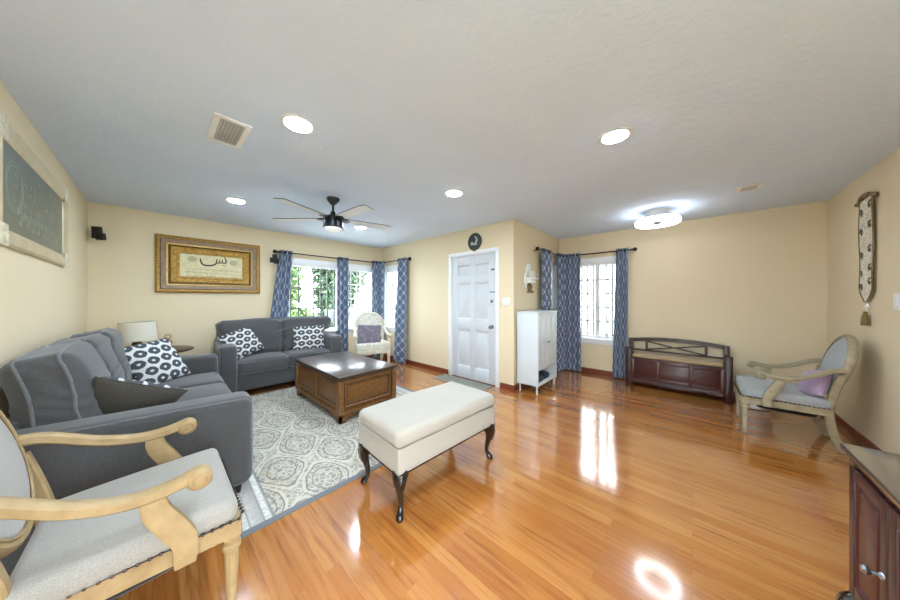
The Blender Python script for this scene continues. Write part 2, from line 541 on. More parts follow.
def sweep(mb, path, sec, up=(0, 0, 1), closed=False, X=None, mi=0, caps=True):
    """sec(i, t) -> list of (side, up) offsets; frame: tangent, side = tangent x up"""
    P = [Vector(p) for p in path]; n = len(P); up = Vector(up)
    vs = []; fs = []; ns = None
    for i, p in enumerate(P):
        if closed: tg = P[(i + 1) % n] - P[(i - 1) % n]
        else: tg = P[min(i + 1, n - 1)] - P[max(i - 1, 0)]
        tg.normalize()
        u0 = up if abs(tg.dot(up)) < 0.98 else (Vector((1, 0, 0)) if abs(tg.x) < 0.9 else Vector((0, 1, 0)))
        side = tg.cross(u0).normalized(); u = side.cross(tg).normalized()
        so = sec(i, i / max(1, n - 1)); ns = len(so)
        for a, b in so: vs.append(p + side * a + u * b)
    seg = n if closed else n - 1
    for i in range(seg):
        for j in range(ns):
            a = i * ns + j; b = i * ns + (j + 1) % ns
            c = ((i + 1) % n) * ns + (j + 1) % ns; d = ((i + 1) % n) * ns + j
            fs.append((a, b, c, d))
    if caps and not closed:
        fs.append([j for j in range(ns)][::-1]); fs.append([(n - 1) * ns + j for j in range(ns)])
    return mb.add(vs, fs, X, mi)
def circ(r, n=10, ry=None):
    ry = r if ry is None else ry
    return [(r * math.cos(2 * PI * k / n), ry * math.sin(2 * PI * k / n)) for k in range(n)]
def tube(mb, path, r, n=10, ry=None, closed=False, up=(0, 0, 1), X=None, mi=0):
    if isinstance(r, (int, float)):
        s = circ(r, n, ry); return sweep(mb, path, lambda i, t: s, up, closed, X, mi)
    return sweep(mb, path, lambda i, t: circ(r[i], n), up, closed, X, mi)
def rrect(w, h, c=0.25):
    """section: rectangle with cut corners, half sizes w and h"""
    a, b = w * c, h * c
    return [(-w + a, -h), (w - a, -h), (w, -h + b), (w, h - b), (w - a, h), (-w + a, h), (-w, h - b), (-w, -h + b)]

def frame_ring(mb, w, h, prof, cx=0, cz=0, mi=0):
    """mitred picture frame in the xz plane: prof = [(inset, height toward the viewer)]"""
    vs = []; fs = []
    for ins, ht in prof:
        for sx, sz in ((-1, -1), (1, -1), (1, 1), (-1, 1)):
            vs.append((cx + sx * (w / 2 - ins), -ht, cz + sz * (h / 2 - ins)))
    for k in range(len(prof) - 1):
        for i in range(4):
            j = (i + 1) % 4
            fs.append((k * 4 + i, k * 4 + j, (k + 1) * 4 + j, (k + 1) * 4 + i))
    return mb.add(vs, fs, None, mi)

def ribbon(mb, pts, w, y, th=0.0015, mi=0):
    """flat brush stroke in the xz plane, pts = [(x, z)] or [(x, z, width)]"""
    P = [Vector((p[0], p[1])) for p in pts]; W = [(p[2] if len(p) > 2 else w) for p in pts]
    n = len(P); vs = []; fs = []
    for i in range(n):
        t = P[min(i + 1, n - 1)] - P[max(i - 1, 0)]
        t = t.normalized() if t.length > 1e-9 else Vector((1, 0))
        nr = Vector((-t.y, t.x)) * W[i] / 2
        for q, yy in ((P[i] + nr, y), (P[i] - nr, y), (P[i] + nr, y - th), (P[i] - nr, y - th)):
            vs.append((q.x, yy, q.y))
    for i in range(n - 1):
        a = i * 4; b = a + 4
        fs += [(a + 2, a + 3, b + 3, b + 2), (a, b, b + 1, a + 1), (a, a + 2, b + 2, b), (a + 1, b + 1, b + 3, a + 3)]
    fs += [(0, 1, 3, 2), (n * 4 - 4, n * 4 - 2, n * 4 - 1, n * 4 - 3)]
    return mb.add(vs, fs, None, mi)

def prism(mb, out, d0, d1, axis='y', X=None, mi=0):
    """extrude a 2-D outline; axis y: outline in (x, z); axis x: outline in (y, z); axis z: (x, y)"""
    n = len(out)
    def P(a, b, d):
        return {'y': (a, d, b), 'x': (d, a, b), 'z': (a, b, d)}[axis]
    vs = [P(a, b, d0) for a, b in out] + [P(a, b, d1) for a, b in out]
    fs = [list(range(n))[::-1], [n + i for i in range(n)]]
    for i in range(n):
        fs.append((i, (i + 1) % n, n + (i + 1) % n, n + i))
    return mb.add(vs, fs, X, mi)

def pillow_mesh(w, h, t, n=18, pinch=0.045, X=None, two=True):
    """throw pillow in the xy plane, front = +z; material 0 front, 1 back"""
    mb = MB()
    for sg in (1, -1):
        vs = []; fs = []; uv = []
        for j in range(n + 1):
            for i in range(n + 1):
                a = -1 + 2 * i / n; b = -1 + 2 * j / n
                a = math.sin(a * PI / 2); b = math.sin(b * PI / 2)
                x = a * (1 - pinch * (1 - b * b)); y = b * (1 - pinch * (1 - a * a))
                z = (max(0, (1 - a * a) * (1 - b * b))) ** 0.42
                cr = 0.05 * math.sin(7 * a + 3 * b) * (1 - a * a) * (1 - b * b)
                vs.append((x * w / 2, y * h / 2, sg * (z + cr) * t / 2)); uv.append((x * 0.5 + 0.5, y * 0.5 + 0.5))
        for j in range(n):
            for i in range(n):
                q = (j * (n + 1) + i, j * (n + 1) + i + 1, (j + 1) * (n + 1) + i + 1, (j + 1) * (n + 1) + i)
                fs.append(q if sg > 0 else q[::-1])
        mb.add(vs, fs, X, 0 if (sg > 0 or not two) else 1, uv)
    return mb
def pillow_seam(w, h, r=0.004, pinch=0.045, n=18):
    pts = []
    def P(a, b): return (a * (1 - pinch * (1 - b * b)) * w / 2, b * (1 - pinch * (1 - a * a)) * h / 2, 0)
    for k in range(n): pts.append(P(-1 + 2 * k / n, -1))
    for k in range(n): pts.append(P(1, -1 + 2 * k / n))
    for k in range(n): pts.append(P(1 - 2 * k / n, 1))
    for k in range(n): pts.append(P(-1, 1 - 2 * k / n))
    mb = MB(); tube(mb, pts, r, 6, closed=True)
    return mb

# ------------------------------------------------------------------ the room
XF, YA, XB, YC, XD, YE, HC = -0.543, 5.18, 3.40, 1.875, 5.159, -1.142, 2.44
TH = 0.14
L_SHAPE = [(XF, YE), (XD, YE), (XD, YC), (XB, YC), (XB, YA), (XF, YA)]
def slab(name, z0, z1, mat, grow=0.0):
    g = grow
    o = [(XF - g, YE - g), (XD + g, YE - g), (XD + g, YC + g), (XB + g, YC + g), (XB + g, YA + g), (XF - g, YA + g)]
    mb = MB(); prism(mb, o, z0, z1, 'z')
    return struct(obj(name, mb, mat, flat=True))
slab('floor', -0.12, 0.0, M['floor'], TH)
slab('ceiling', HC, HC + 0.16, M['ceiling'], 0.35)

def wall(name, loc, rz, length, holes, ext0=0.0, ext1=0.0):
    """local x runs right along the wall seen from the room, +y is outward; holes = [(x0, x1, z0, z1)]"""
    mb = MB(); x = -ext0
    for x0, x1, z0, z1 in sorted(holes):
        plain(mb, (x, 0, 0), (x0, TH, HC))
        if z0 > 0: plain(mb, (x0, 0, 0), (x1, TH, z0))
        plain(mb, (x0, 0, z1), (x1, TH, HC))
        x = x1
    plain(mb, (x, 0, 0), (length + ext1, TH, HC))
    o = struct(obj(name, mb, M['wall'], flat=True))
    o.location = loc; o.rotation_euler = (0, 0, rz)
    return o
ZS, ZT = 0.70, 1.93
ZS4, ZT4 = 0.62, 1.94
wall('wall_back', (XF, YA, 0), 0, XB - XF, [(1.46 - XF, 2.44 - XF, ZS, ZT), (2.60 - XF, 3.24 - XF, ZS, ZT)], 0.0, TH)
wall('wall_entry', (XB, YA, 0), -PI / 2, YA - YC, [(YA - 5.06, YA - 4.56, ZS, ZT), (YA - 3.055, YA - 2.165, 0, 2.02)], 0, 0)
wall('wall_alcove', (XB, YC, 0), 0, XD - XB, [(4.60 - XB, 5.02 - XB, ZS4, ZT4)], -TH, TH)
wall('wall_far', (XD, YC, 0), -PI / 2, YC - YE, [(YC - 1.56, YC - 0.90, ZS4, ZT4)], 0, TH)
wall('wall_right', (XD, YE, 0), PI, XD - XF, [(XD - 0.52, XD + 0.48, 0.05, 2.10)], 0, TH)  # hole for the unseen opening added to let daylight in
wall('wall_left', (XF, YE, 0), PI / 2, YA - YE, [(0.80, 1.35, 0.05, 2.08)], 0, TH)  # hole here belongs to the second added daylight opening, out of view

def baseboard(name, loc, rz, a, b):
    mb = MB()
    prism(mb, [(0, 0), (-0.014, 0), (-0.014, 0.055), (-0.009, 0.068), (-0.009, 0.078), (0, 0.082)], a, b, 'x')
    o = struct(obj(name, mb, M['base_wood'])); o.location = loc; o.rotation_euler = (0, 0, rz)
baseboard('baseboard_back', (XF, YA, 0), 0, 0, XB - XF)
baseboard('baseboard_entry', (XB, YA, 0), -PI / 2, 0, YA - 3.13)
baseboard('baseboard_corner', (XB, YA, 0), -PI / 2, YA - 2.09, YA - YC + 0.014)
baseboard('baseboard_alcove', (XB, YC, 0), 0, 0, XD - XB)
baseboard('baseboard_far', (XD, YC, 0), -PI / 2, 0, YC - YE)
baseboard('baseboard_right', (XD, YE, 0), PI, 0, XD - XF)
baseboard('baseboard_left', (XF, YE, 0), PI / 2, 0, YA - YE)

def window(name, loc, rz, w, z0, z1, sashes, rows, bars, bar_mat, cols=2, dark_sheet=False, trim=0.07, hbars=2):
    """origin on the room face of the wall at the left jamb seen from the room"""
    root = bpy.data.objects.new(name, None); COL.objects.link(root)
    root.location = loc; root.rotation_euler = (0, 0, rz); root['kind'] = 'structure'
    h = z1 - z0
    fr = MB()
    # flat casing on the wall round the opening
    bx(fr, (-trim, -0.015, z1), (w + trim, 0.0, z1 + trim + 0.02), 0.003)
    bx(fr, (-trim, -0.013, z0), (0, 0.0, z1), 0.003)
    bx(fr, (w, -0.013, z0), (w + trim, 0.0, z1), 0.003)
    # jamb lining
    for lo, hi in (((0, 0, z0), (0.012, TH, z1)), ((w - 0.012, 0, z0), (w, TH, z1)), ((0, 0, z1 - 0.012), (w, TH, z1)), ((0, 0, z0), (w, TH, z0 + 0.012))):
        bx(fr, lo, hi, 0.002)
    obj('window_frame', fr, M['white_trim'], root)
    sill = MB(); bx(sill, (-trim - 0.02, -0.05, z0 - 0.03), (w + trim + 0.02, 0.0, z0), 0.006)
    bx(sill, (-trim, -0.014, z0 - 0.10), (w + trim, 0.0, z0 - 0.03), 0.003)
    obj('window_sill', sill, M['white_trim'], root)
    sw = (w - 0.024) / sashes
    for i in range(sashes):
        a = 0.012 + i * sw; b = a + sw
        sa = MB(); t = 0.035; y0, y1 = 0.035, 0.07
        bx(sa, (a, y0, z0 + 0.012), (a + t, y1, z1 - 0.012), 0.003); bx(sa, (b - t, y0, z0 + 0.012), (b, y1, z1 - 0.012), 0.003)
        bx(sa, (a + t, y0, z1 - 0.012 - t), (b - t, y1, z1 - 0.012), 0.003); bx(sa, (a + t, y0, z0 + 0.012), (b - t, y1, z0 + 0.012 + t), 0.003)
        for c in range(1, cols):
            x = a + t + (sw - 2 * t) * c / cols
            bx(sa, (x - 0.011, y0 + 0.006, z0 + 0.04), (x + 0.011, y1 - 0.006, z1 - 0.04), 0.002)
        for r in range(1, rows):
            z = z0 + 0.012 + t + (h - 0.024 - 2 * t) * r / rows
            bx(sa, (a + t - 0.004, y0 + 0.006, z - 0.010), (b - t + 0.004, y1 - 0.006, z + 0.010), 0.002)
        so = obj('sash', sa, M['white_trim'], root)
        gm = MB(); bx(gm, (a + t - 0.003, 0.051, z0 + 0.045), (b - t + 0.003, 0.055, z1 - 0.045), 0.0005)
        obj('pane', gm, M['glass'], so, flat=True)
        if dark_sheet:
            sm = MB(); plain(sm, (a + t - 0.003, 0.085, z0 + 0.02), (b - t + 0.003, 0.088, z1 - 0.02))  # dark sheet added in place of the shaded view outside
            obj('dark_pane_sheet', sm, M['dark_sheet'], so, flat=True)
    if bars:
        gr = MB(); y = TH + 0.05
        for k in range(bars):
            x = 0.03 + (w - 0.06) * k / (bars - 1)
            bx(gr, (x - 0.011, y - 0.009, z0 - 0.03), (x + 0.011, y + 0.009, z1 + 0.03), 0.002)
        for k in range(hbars):
            z = z0 + 0.05 + (h - 0.10) * k / (hbars - 1)
            bx(gr, (-0.05, y - 0.004, z - 0.011), (w + 0.05, y + 0.004, z + 0.011), 0.002)
        for sx in (-0.045, w + 0.045):
            for z in (z0 + 0.05, z1 - 0.05): bx(gr, (sx - 0.006, TH - 0.005, z - 0.01), (sx + 0.006, y + 0.004, z + 0.01), 0.001)
        obj('security_grille', gr, bar_mat, root)
    return root
window('window_1', (1.46, YA, 0), 0, 0.98, ZS, ZT, 1, 1, 8, M['bar_dark'], cols=1, hbars=4)
window('window_2', (2.60, YA, 0), 0, 0.64, ZS, ZT, 1, 4, 5, M['bar_steel'], cols=2, hbars=5)
window('window_3', (XB, 5.06, 0), -PI / 2, 0.50, ZS, ZT, 1, 4, 5, M['bar_dark'], cols=2, hbars=2)
window('window_4', (4.60, YC, 0), 0, 0.42, ZS4, ZT4, 1, 5, 0, None, cols=2, dark_sheet=True)
window('window_5', (XD, 1.56, 0), -PI / 2, 0.66, ZS4, ZT4, 2, 5, 7, M['bar_dark'], cols=2, hbars=6)

window('added_window_6', (0.52, YE, 0), PI, 1.00, 0.05, 2.10, 1, 1, 0, None, cols=1)  # unseen glazed opening added behind the camera for daylight
window('added_window_7', (XF, YE + 0.80, 0), PI / 2, 0.55, 0.05, 2.08, 1, 1, 0, None, cols=1)  # second unseen glazed opening, added to brighten the room
# entry door in wall_entry: local x to the right, origin on the left jamb
def door():
    W, H = 0.89, 2.02
    root = bpy.data.objects.new('door_1', None); COL.objects.link(root)
    root.location = (XB, 3.055, 0); root.rotation_euler = (0, 0, -PI / 2); root['kind'] = 'structure'
    c = MB()
    bx(c, (-0.055, -0.018, 0), (0.0, 0.0, H), 0.004); bx(c, (W, -0.018, 0), (W + 0.055, 0.0, H), 0.004)
    bx(c, (-0.055, -0.018, H), (W + 0.055, 0.0, H + 0.055), 0.004)
    for lo, hi in (((0, 0, 0), (0.012, TH, H)), ((W - 0.012, 0, 0), (W, TH, H)), ((0, 0, H - 0.012), (W, TH, H))): bx(c, lo, hi, 0.002)
    obj('door_casing', c, M['white_trim'], root)
    lf = MB(); x0, x1 = 0.016, W - 0.016; zb = 0.012; zt = H - 0.016
    bx(lf, (x0, 0.025, zb), (x1, 0.045, zt), 0.001)
    rails = [(zb, 0.20), (0.80, 0.98), (1.56, 1.67), (1.86, zt)]
    st = [(x0, x0 + 0.115), (0.445 - 0.05, 0.445 + 0.05), (x1 - 0.115, x1)]
    for a, b in st: bx(lf, (a, 0.004, zb), (b, 0.027, zt), 0.002)
    for a, b in rails:
        for (p, q) in ((st[0][1], st[1][0]), (st[1][1], st[2][0])): bx(lf, (p - 0.001, 0.0042, a), (q + 0.001, 0.027, b), 0.002)
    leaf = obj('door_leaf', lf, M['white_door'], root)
    for (za, zb2) in ((0.20, 0.80), (0.98, 1.56), (1.67, 1.86)):
        for (p, q) in ((st[0][1], st[1][0]), (st[1][1], st[2][0])):
            pm = MB()
            frame_ring(pm, q - p, zb2 - za, [(0.0, -0.006), (0.012, -0.020), (0.03, -0.020), (0.055, -0.010)], (p + q) / 2, (za + zb2) / 2)
            bx(pm, (p + 0.053, 0.0102, za + 0.053), (q - 0.053, 0.022, zb2 - 0.053), 0.001)
            obj('door_panel', pm, M['white_door'], leaf)
    k = MB(); X = Matrix.Translation((W - 0.075, 0.004, 0.885)) @ Matrix.Rotation(PI / 2, 4, 'X')
    lathe(k, [(0.031, -0.001), (0.031, 0.006), (0.012, 0.010), (0.011, 0.03), (0.022, 0.037), (0.029, 0.05), (0.027, 0.062), (0.015, 0.068), (0, 0.068)], 18, X=X)
    tag_ = obj('door_knob', k, M['chrome'], leaf)
    d = MB(); X = Matrix.Translation((W - 0.075, 0.004, 1.275)) @ Matrix.Rotation(PI / 2, 4, 'X')
    lathe(d, [(0.028, -0.001), (0.028, 0.010), (0.02, 0.016), (0, 0.016)], 18, X=X); bx(d, (W - 0.08, -0.028, 1.258), (W - 0.07, -0.01, 1.292), 0.002)
    obj('deadbolt', d, M['chrome'], leaf)
    ch = MB(); bx(ch, (W - 0.11, -0.004, 1.405), (W - 0.02, 0.006, 1.42), 0.002)
    obj('door_chain_track', ch, M['chrome'], leaf)
    b = MB(); bx(b, (W - 0.085, -0.012, 1.74), (W - 0.022, 0.006, 1.765), 0.003)
    obj('slide_bolt', b, M['chrome'], leaf)
    for z in (0.25, 1.0, 1.75):
        hg = MB(); lathe(hg, [(0.006, 0), (0.006, 0.09)], 8, (0.012, -0.004, z)); obj('hinge', hg, M['white_trim'], leaf)
door()

# ------------------------------------------------------------------ outside the windows
gm = MB(); plain(gm, (-14, -14, -0.42), (30, 30, -0.32)); struct(obj('ground_outside', gm, simple('dark_turf', '#3c4a2c', '#4d5a38', rough=0.9, scale=6), flat=True))
lawn = MB(); prism(lawn, [(-1.5, 5.5), (8.0, 5.5), (9.5, 15), (-1.5, 15)], -0.33, -0.30, 'z')
struct(obj('ground_driveway', lawn, M['concrete'], flat=True))
def leaves(mb, c, r, n, size, rnd):
    for _ in range(n):
        while True:
            p = Vector((rnd.uniform(-1, 1), rnd.uniform(-1, 1), rnd.uniform(-1, 1)))
            if 0.25 < p.length < 1: break
        q = Vector(c) + Vector((p.x * r[0], p.y * r[1], p.z * r[2]))
        a = Vector((rnd.gauss(0, 1), rnd.gauss(0, 1), rnd.gauss(0, 1))).normalized()
        b = a.cross(Vector((rnd.gauss(0, 1), rnd.gauss(0, 1), rnd.gauss(0, 1)))).normalized()
        s = size * rnd.uniform(0.6, 1.3)
        mb.add([q - a * s, q + b * s * 0.45, q + a * s, q - b * s * 0.45], [(0, 1, 2, 3)])
def tree(name, label, x, y, zt, r, n, mat, seed, trunk_r=0.09, group=None):
    rnd = random.Random(seed)
    t = thing(name, label, 'tree' if 'tree' in name else 'shrub', (x, y, -0.31), 0, group)
    tr = MB(); tube(tr, smooth_path([(0, 0, 0), (0.04, 0.02, zt * 0.3), (-0.03, 0, zt * 0.6), (0, 0, zt * 0.85)], 4), trunk_r, 8)
    obj('trunk', tr, M['bark'], t)
    f = MB()
    for k in range(7):
        cx, cy, cz = rnd.uniform(-0.6, 0.6) * r, rnd.uniform(-0.6, 0.6) * r, zt * rnd.uniform(0.35, 0.95)
        leaves(f, (cx, cy, cz), (r * 0.6, r * 0.6, zt * 0.28), n // 7, 0.11, rnd)
    obj('foliage', f, M[mat], t, flat=True)
tree('garden_tree', 'tall leafy green tree seen through the left side of the wide window', 2.6, 9.6, 4.3, 0.85, 4200, 'leaf', 3)
tree('garden_tree', 'dark dense tree seen through the right half of the wide window', 4.5, 10.0, 3.8, 0.9, 4600, 'leaf_dark', 5)
tree('garden_tree', 'pale green bushy tree between the two darker trees outside the wide window', 3.3, 12.6, 4.2, 0.9, 3600, 'leaf', 21)
tree('garden_shrub', 'low light green shrub beneath the tall tree outside the wide window', 2.55, 8.0, 1.15, 0.45, 1200, 'leaf', 9, 0.03)
bl = MB(); bx(bl, (-0.28, -0.2, 0.95), (0.28, 0.2, 1.3), 0.05)
t = thing('letterbox', 'dark grey letterbox on a post outside the wide window', 'letterbox', (3.4, 7.4, -0.31))
obj('box_body', bl, M['mail_metal'], t)
ps = MB(); bx(ps, (-0.04, -0.04, 0), (0.04, 0.04, 0.952), 0.004); obj('post', ps, M['bar_dark'], t)
nb = MB(); bx(nb, (8.2, -3.0, -0.32), (8.5, 3.2, 3.2), 0.01)
tag(obj('neighbour_wall', nb, M['stucco']), 'white stucco garden wall outside the narrow far window', 'wall')['kind'] = 'structure'
nb = MB(); bx(nb, (5.6, 10.5, -0.32), (12.0, 10.8, 3.4), 0.01)
struct(obj('wall_street', nb, M['stucco']))

# ------------------------------------------------------------------ rug
RX0, RX1, RY0, RY1 = 0.31, 2.44, 1.80, 4.38
rg = MB(); box(rg, (0, 0, 0.004), (RX1 - RX0, RY1 - RY0, 0.008), 0.002)
rug = obj('area_rug', rg, rug_mat((RX1 - RX0) / 2, (RY1 - RY0) / 2))
rug.location = ((RX0 + RX1) / 2, (RY0 + RY1) / 2, 0.0002); rug.rotation_euler = (0, 0, math.radians(-1.5))
tag(rug, 'pale grey and cream ogee patterned area rug on the wooden floor', 'rug')

# ------------------------------------------------------------------ sofas
def rr_loop(w, h, r, n=5):
    pts = []
    for cx, cy, a0 in ((w / 2 - r, h / 2 - r, 0), (-w / 2 + r, h / 2 - r, PI / 2), (-w / 2 + r, -h / 2 + r, PI), (w / 2 - r, -h / 2 + r, 1.5 * PI)):
        for k in range(n + 1):
            a = a0 + PI / 2 * k / n
            pts.append((cx + r * math.cos(a), cy + r * math.sin(a)))
    return pts
def wrinkle(amp, ph, kx=9, kz=14):
    def f(q):
        return (q.x + amp * math.sin(kz * q.z + 3 * q.y + ph), q.y + amp * math.sin(kx * q.z + ph * 2), q.z + amp * math.sin(kx * q.y + 5 * q.x + ph))
    return f
def sofa(name, label, W, D, n, loc, rz, arm_w=0.20, arm_h=0.66, rise=0.035, back_h=0.56, feet_z=0.0, wrap=False):
    t = thing(name, label, 'sofa', loc, rz)
    F, B = D / 2, -D / 2
    base = MB(); bx(base, (B + 0.03, -W / 2 + arm_w - 0.01, 0.085), (F - 0.03, W / 2 - arm_w + 0.01, 0.285), 0.02)
    obj('seat_base', base, M['sofa'], t)
    bk = MB(); rbox(bk, (B + 0.035, 0, 0.40), (0.07, W - 2 * arm_w + 0.02, 0.64), 0.03, 3)
    obj('back_frame', bk, M['sofa'], t)
    for s in (-1, 1):
        a = MB()
        def slope(q): return (q.x, q.y, q.z + (rise * (0.5 - q.x / D) if q.z > 0 else 0))
        hh = arm_h - 0.085
        rbox(a, (0, s * (W / 2 - arm_w / 2), 0.085 + hh / 2), (D, arm_w, hh), 0.045, 4, (3, 0, 1), (0.008, 0.006, 0.004), warp=slope)
        ao = obj('arm', a, M['sofa'], t)
        for side in (s, -s):
            p = MB()
            yy = s * (W / 2 - arm_w / 2) + side * (arm_w / 2 - 0.012)
            pts = [Vector((x, yy, 0.085 + hh / 2 + z + (rise * (0.5 - x / D) if z > 0 else 0))) for x, z in rr_loop(D - 0.022, hh - 0.022, 0.05)]
            tube(p, pts, 0.0065, 6, closed=True, up=(0, 1, 0))
            obj('piping', p, M['sofa_pipe'], ao)
    cw = (W - 2 * arm_w) / n
    for i in range(n):
        y = -W / 2 + arm_w + cw * (i + 0.5)
        c = MB(); sd = D - 0.09 - 0.02
        rbox(c, (F - 0.005 - sd / 2, y, 0.385), (sd, cw - 0.008, 0.19), 0.045, 4, 5, (0.012, 0.0, 0.02), warp=wrinkle(0.003, i))
        co = obj('seat_cushion', c, M['sofa'], t)
        for zz in (-0.075, 0.075):
            p = MB(); pts = [Vector((F - 0.005 - sd / 2 + x, y + yy, 0.385 + zz)) for x, yy in rr_loop(sd - 0.004, cw - 0.012, 0.05)]
            tube(p, pts, 0.005, 6, closed=True); obj('piping', p, M['sofa_pipe'], co)
        th = 0.22; lean = math.radians(11)
        X = Matrix.Translation((B + 0.165, y, 0.475 + back_h / 2)) @ Matrix.Rotation(-lean, 4, 'Y')
        b = MB()
        w0 = wrinkle(0.007, i * 1.7 + 0.4, 9, 17)
        def wf(q, w0=w0, i=i):
            q = Vector(w0(q)); e = max(0.0, (abs(q.y) / (cw / 2)) ** 6)
            cr = math.sin(62 * q.z + 5 * math.sin(14 * q.x + i) + 2.2 * math.sin(23 * q.z))
            return (q.x + 0.0025 * cr, q.y + 0.0045 * cr * e * (1 if q.y > 0 else -1), q.z)
        bw2 = cw - 0.006 if not wrap else (W - 0.05) / n - 0.004
        yo = 0 if not wrap else (i - (n - 1) / 2) * ((W - 0.05) / n - cw)
        def shape(q, yo=yo, bw2=bw2):
            q = Vector(wf(q))
            if wrap:     # the cushion sits above the arm on its outer side
                out = -1 if i < n / 2 else 1
                lim = cw / 2 - 0.004; k = max(0.0, min(1.0, (q.z + 0.475 + back_h / 2 - arm_h - 0.045) / 0.05))
                yy = q.y + yo
                if yy * out > lim: yy = out * (lim + (yy * out - lim) * k)
                return (q.x, yy, q.z)
            return q
        rbox(b, (0, 0, 0), (th, bw2, back_h), 0.06, 4, (3, 9, 34), (0.04, 0.0, 0.0), X=X, warp=shape)
        bo = obj('back_cushion', b, M['sofa'], t)
        for xx in (-0.062, 0.068):
            p = MB(); pts = []
            rl = rr_loop(bw2, back_h, 0.062, 5); rl2 = []
            for (a0, c0), (a1, c1) in zip(rl, rl[1:] + rl[:1]):
                kk = max(1, int(math.dist((a0, c0), (a1, c1)) / 0.04)); rl2 += [(a0 + (a1 - a0) * j / kk, c0 + (c1 - c0) * j / kk) for j in range(kk)]
            for yy, z in rl2: pts.append(X @ Vector(shape(Vector((xx, yy, z)))))
            tube(p, pts, 0.0075, 6, closed=True, up=(1, 0, 0)); obj('piping', p, M['sofa_pipe'], bo)
    for sx in (-1, 1):
        for sy in (-1, 1):
            f = MB(); z0 = feet_z if sx > 0 else 0.0
            v = 0.085
            o = [(-0.04, v), (0.04, v), (0.03, z0), (-0.03, z0)]
            prism(f, [(sx * (F - 0.09) + a, z) for a, z in o], sy * (W / 2 - 0.10) - 0.035, sy * (W / 2 - 0.10) + 0.035, 'y')
            obj('foot', f, M['black_gloss'], t)
    return t
sofa('sofa', 'large grey sofa with piped cushions along the left wall, patterned pillows on it', 2.08, 0.965, 3, (-0.022, 3.245, 0), math.radians(-1.2), feet_z=0.009)
sofa('loveseat', 'grey two-seat loveseat under the gold framed picture, holding two ring-patterned pillows', 1.58, 0.66, 2, (1.320, 4.703, 0), math.radians(-92), arm_w=0.19, arm_h=0.69, back_h=0.52, wrap=True)

def pillow(label, c, nrm, roll, size=(0.44, 0.44), t=0.14, mats=('ikat', 'ikat'), seam='pillow_back', group=None):
    n = Vector(nrm).normalized(); x = Vector((0, 0, 1)).cross(n).normalized(); y = n.cross(x)
    R = Matrix((x, y, n)).transposed().to_4x4() @ Matrix.Rotation(math.radians(roll), 4, 'Z')
    o = obj('throw_pillow', pillow_mesh(size[0], size[1], t), [M[mats[0]], M[mats[1]]], angle=80)
    o.matrix_world = Matrix.Translation(c) @ R
    tag(o, label, 'pillow', group)
    obj('seam', pillow_seam(*size), M[seam], o)
    return o
pillow('grey and white ring-patterned pillow leaning at the far end of the large sofa', (-0.01, 3.90, 0.69), (0.52, -0.68, 0.50), 6, (0.44, 0.45))
pillow('dark-backed pillow slumped against the near arm of the large sofa', (-0.14, 2.60, 0.645), (0.12, 0.83, 0.55), 32, (0.42, 0.41), 0.21, ('ikat', 'pillow_back'))
pillow('ring-patterned pillow tilted against the left arm of the loveseat', (0.805, 4.70, 0.69), (0.15, -0.9, 0.38), 20, (0.42, 0.40))
pillow('upright ring-patterned pillow at the right end of the loveseat, nearest the window', (1.68, 4.66, 0.66), (-0.2, -0.95, 0.22), 0, (0.46, 0.42))

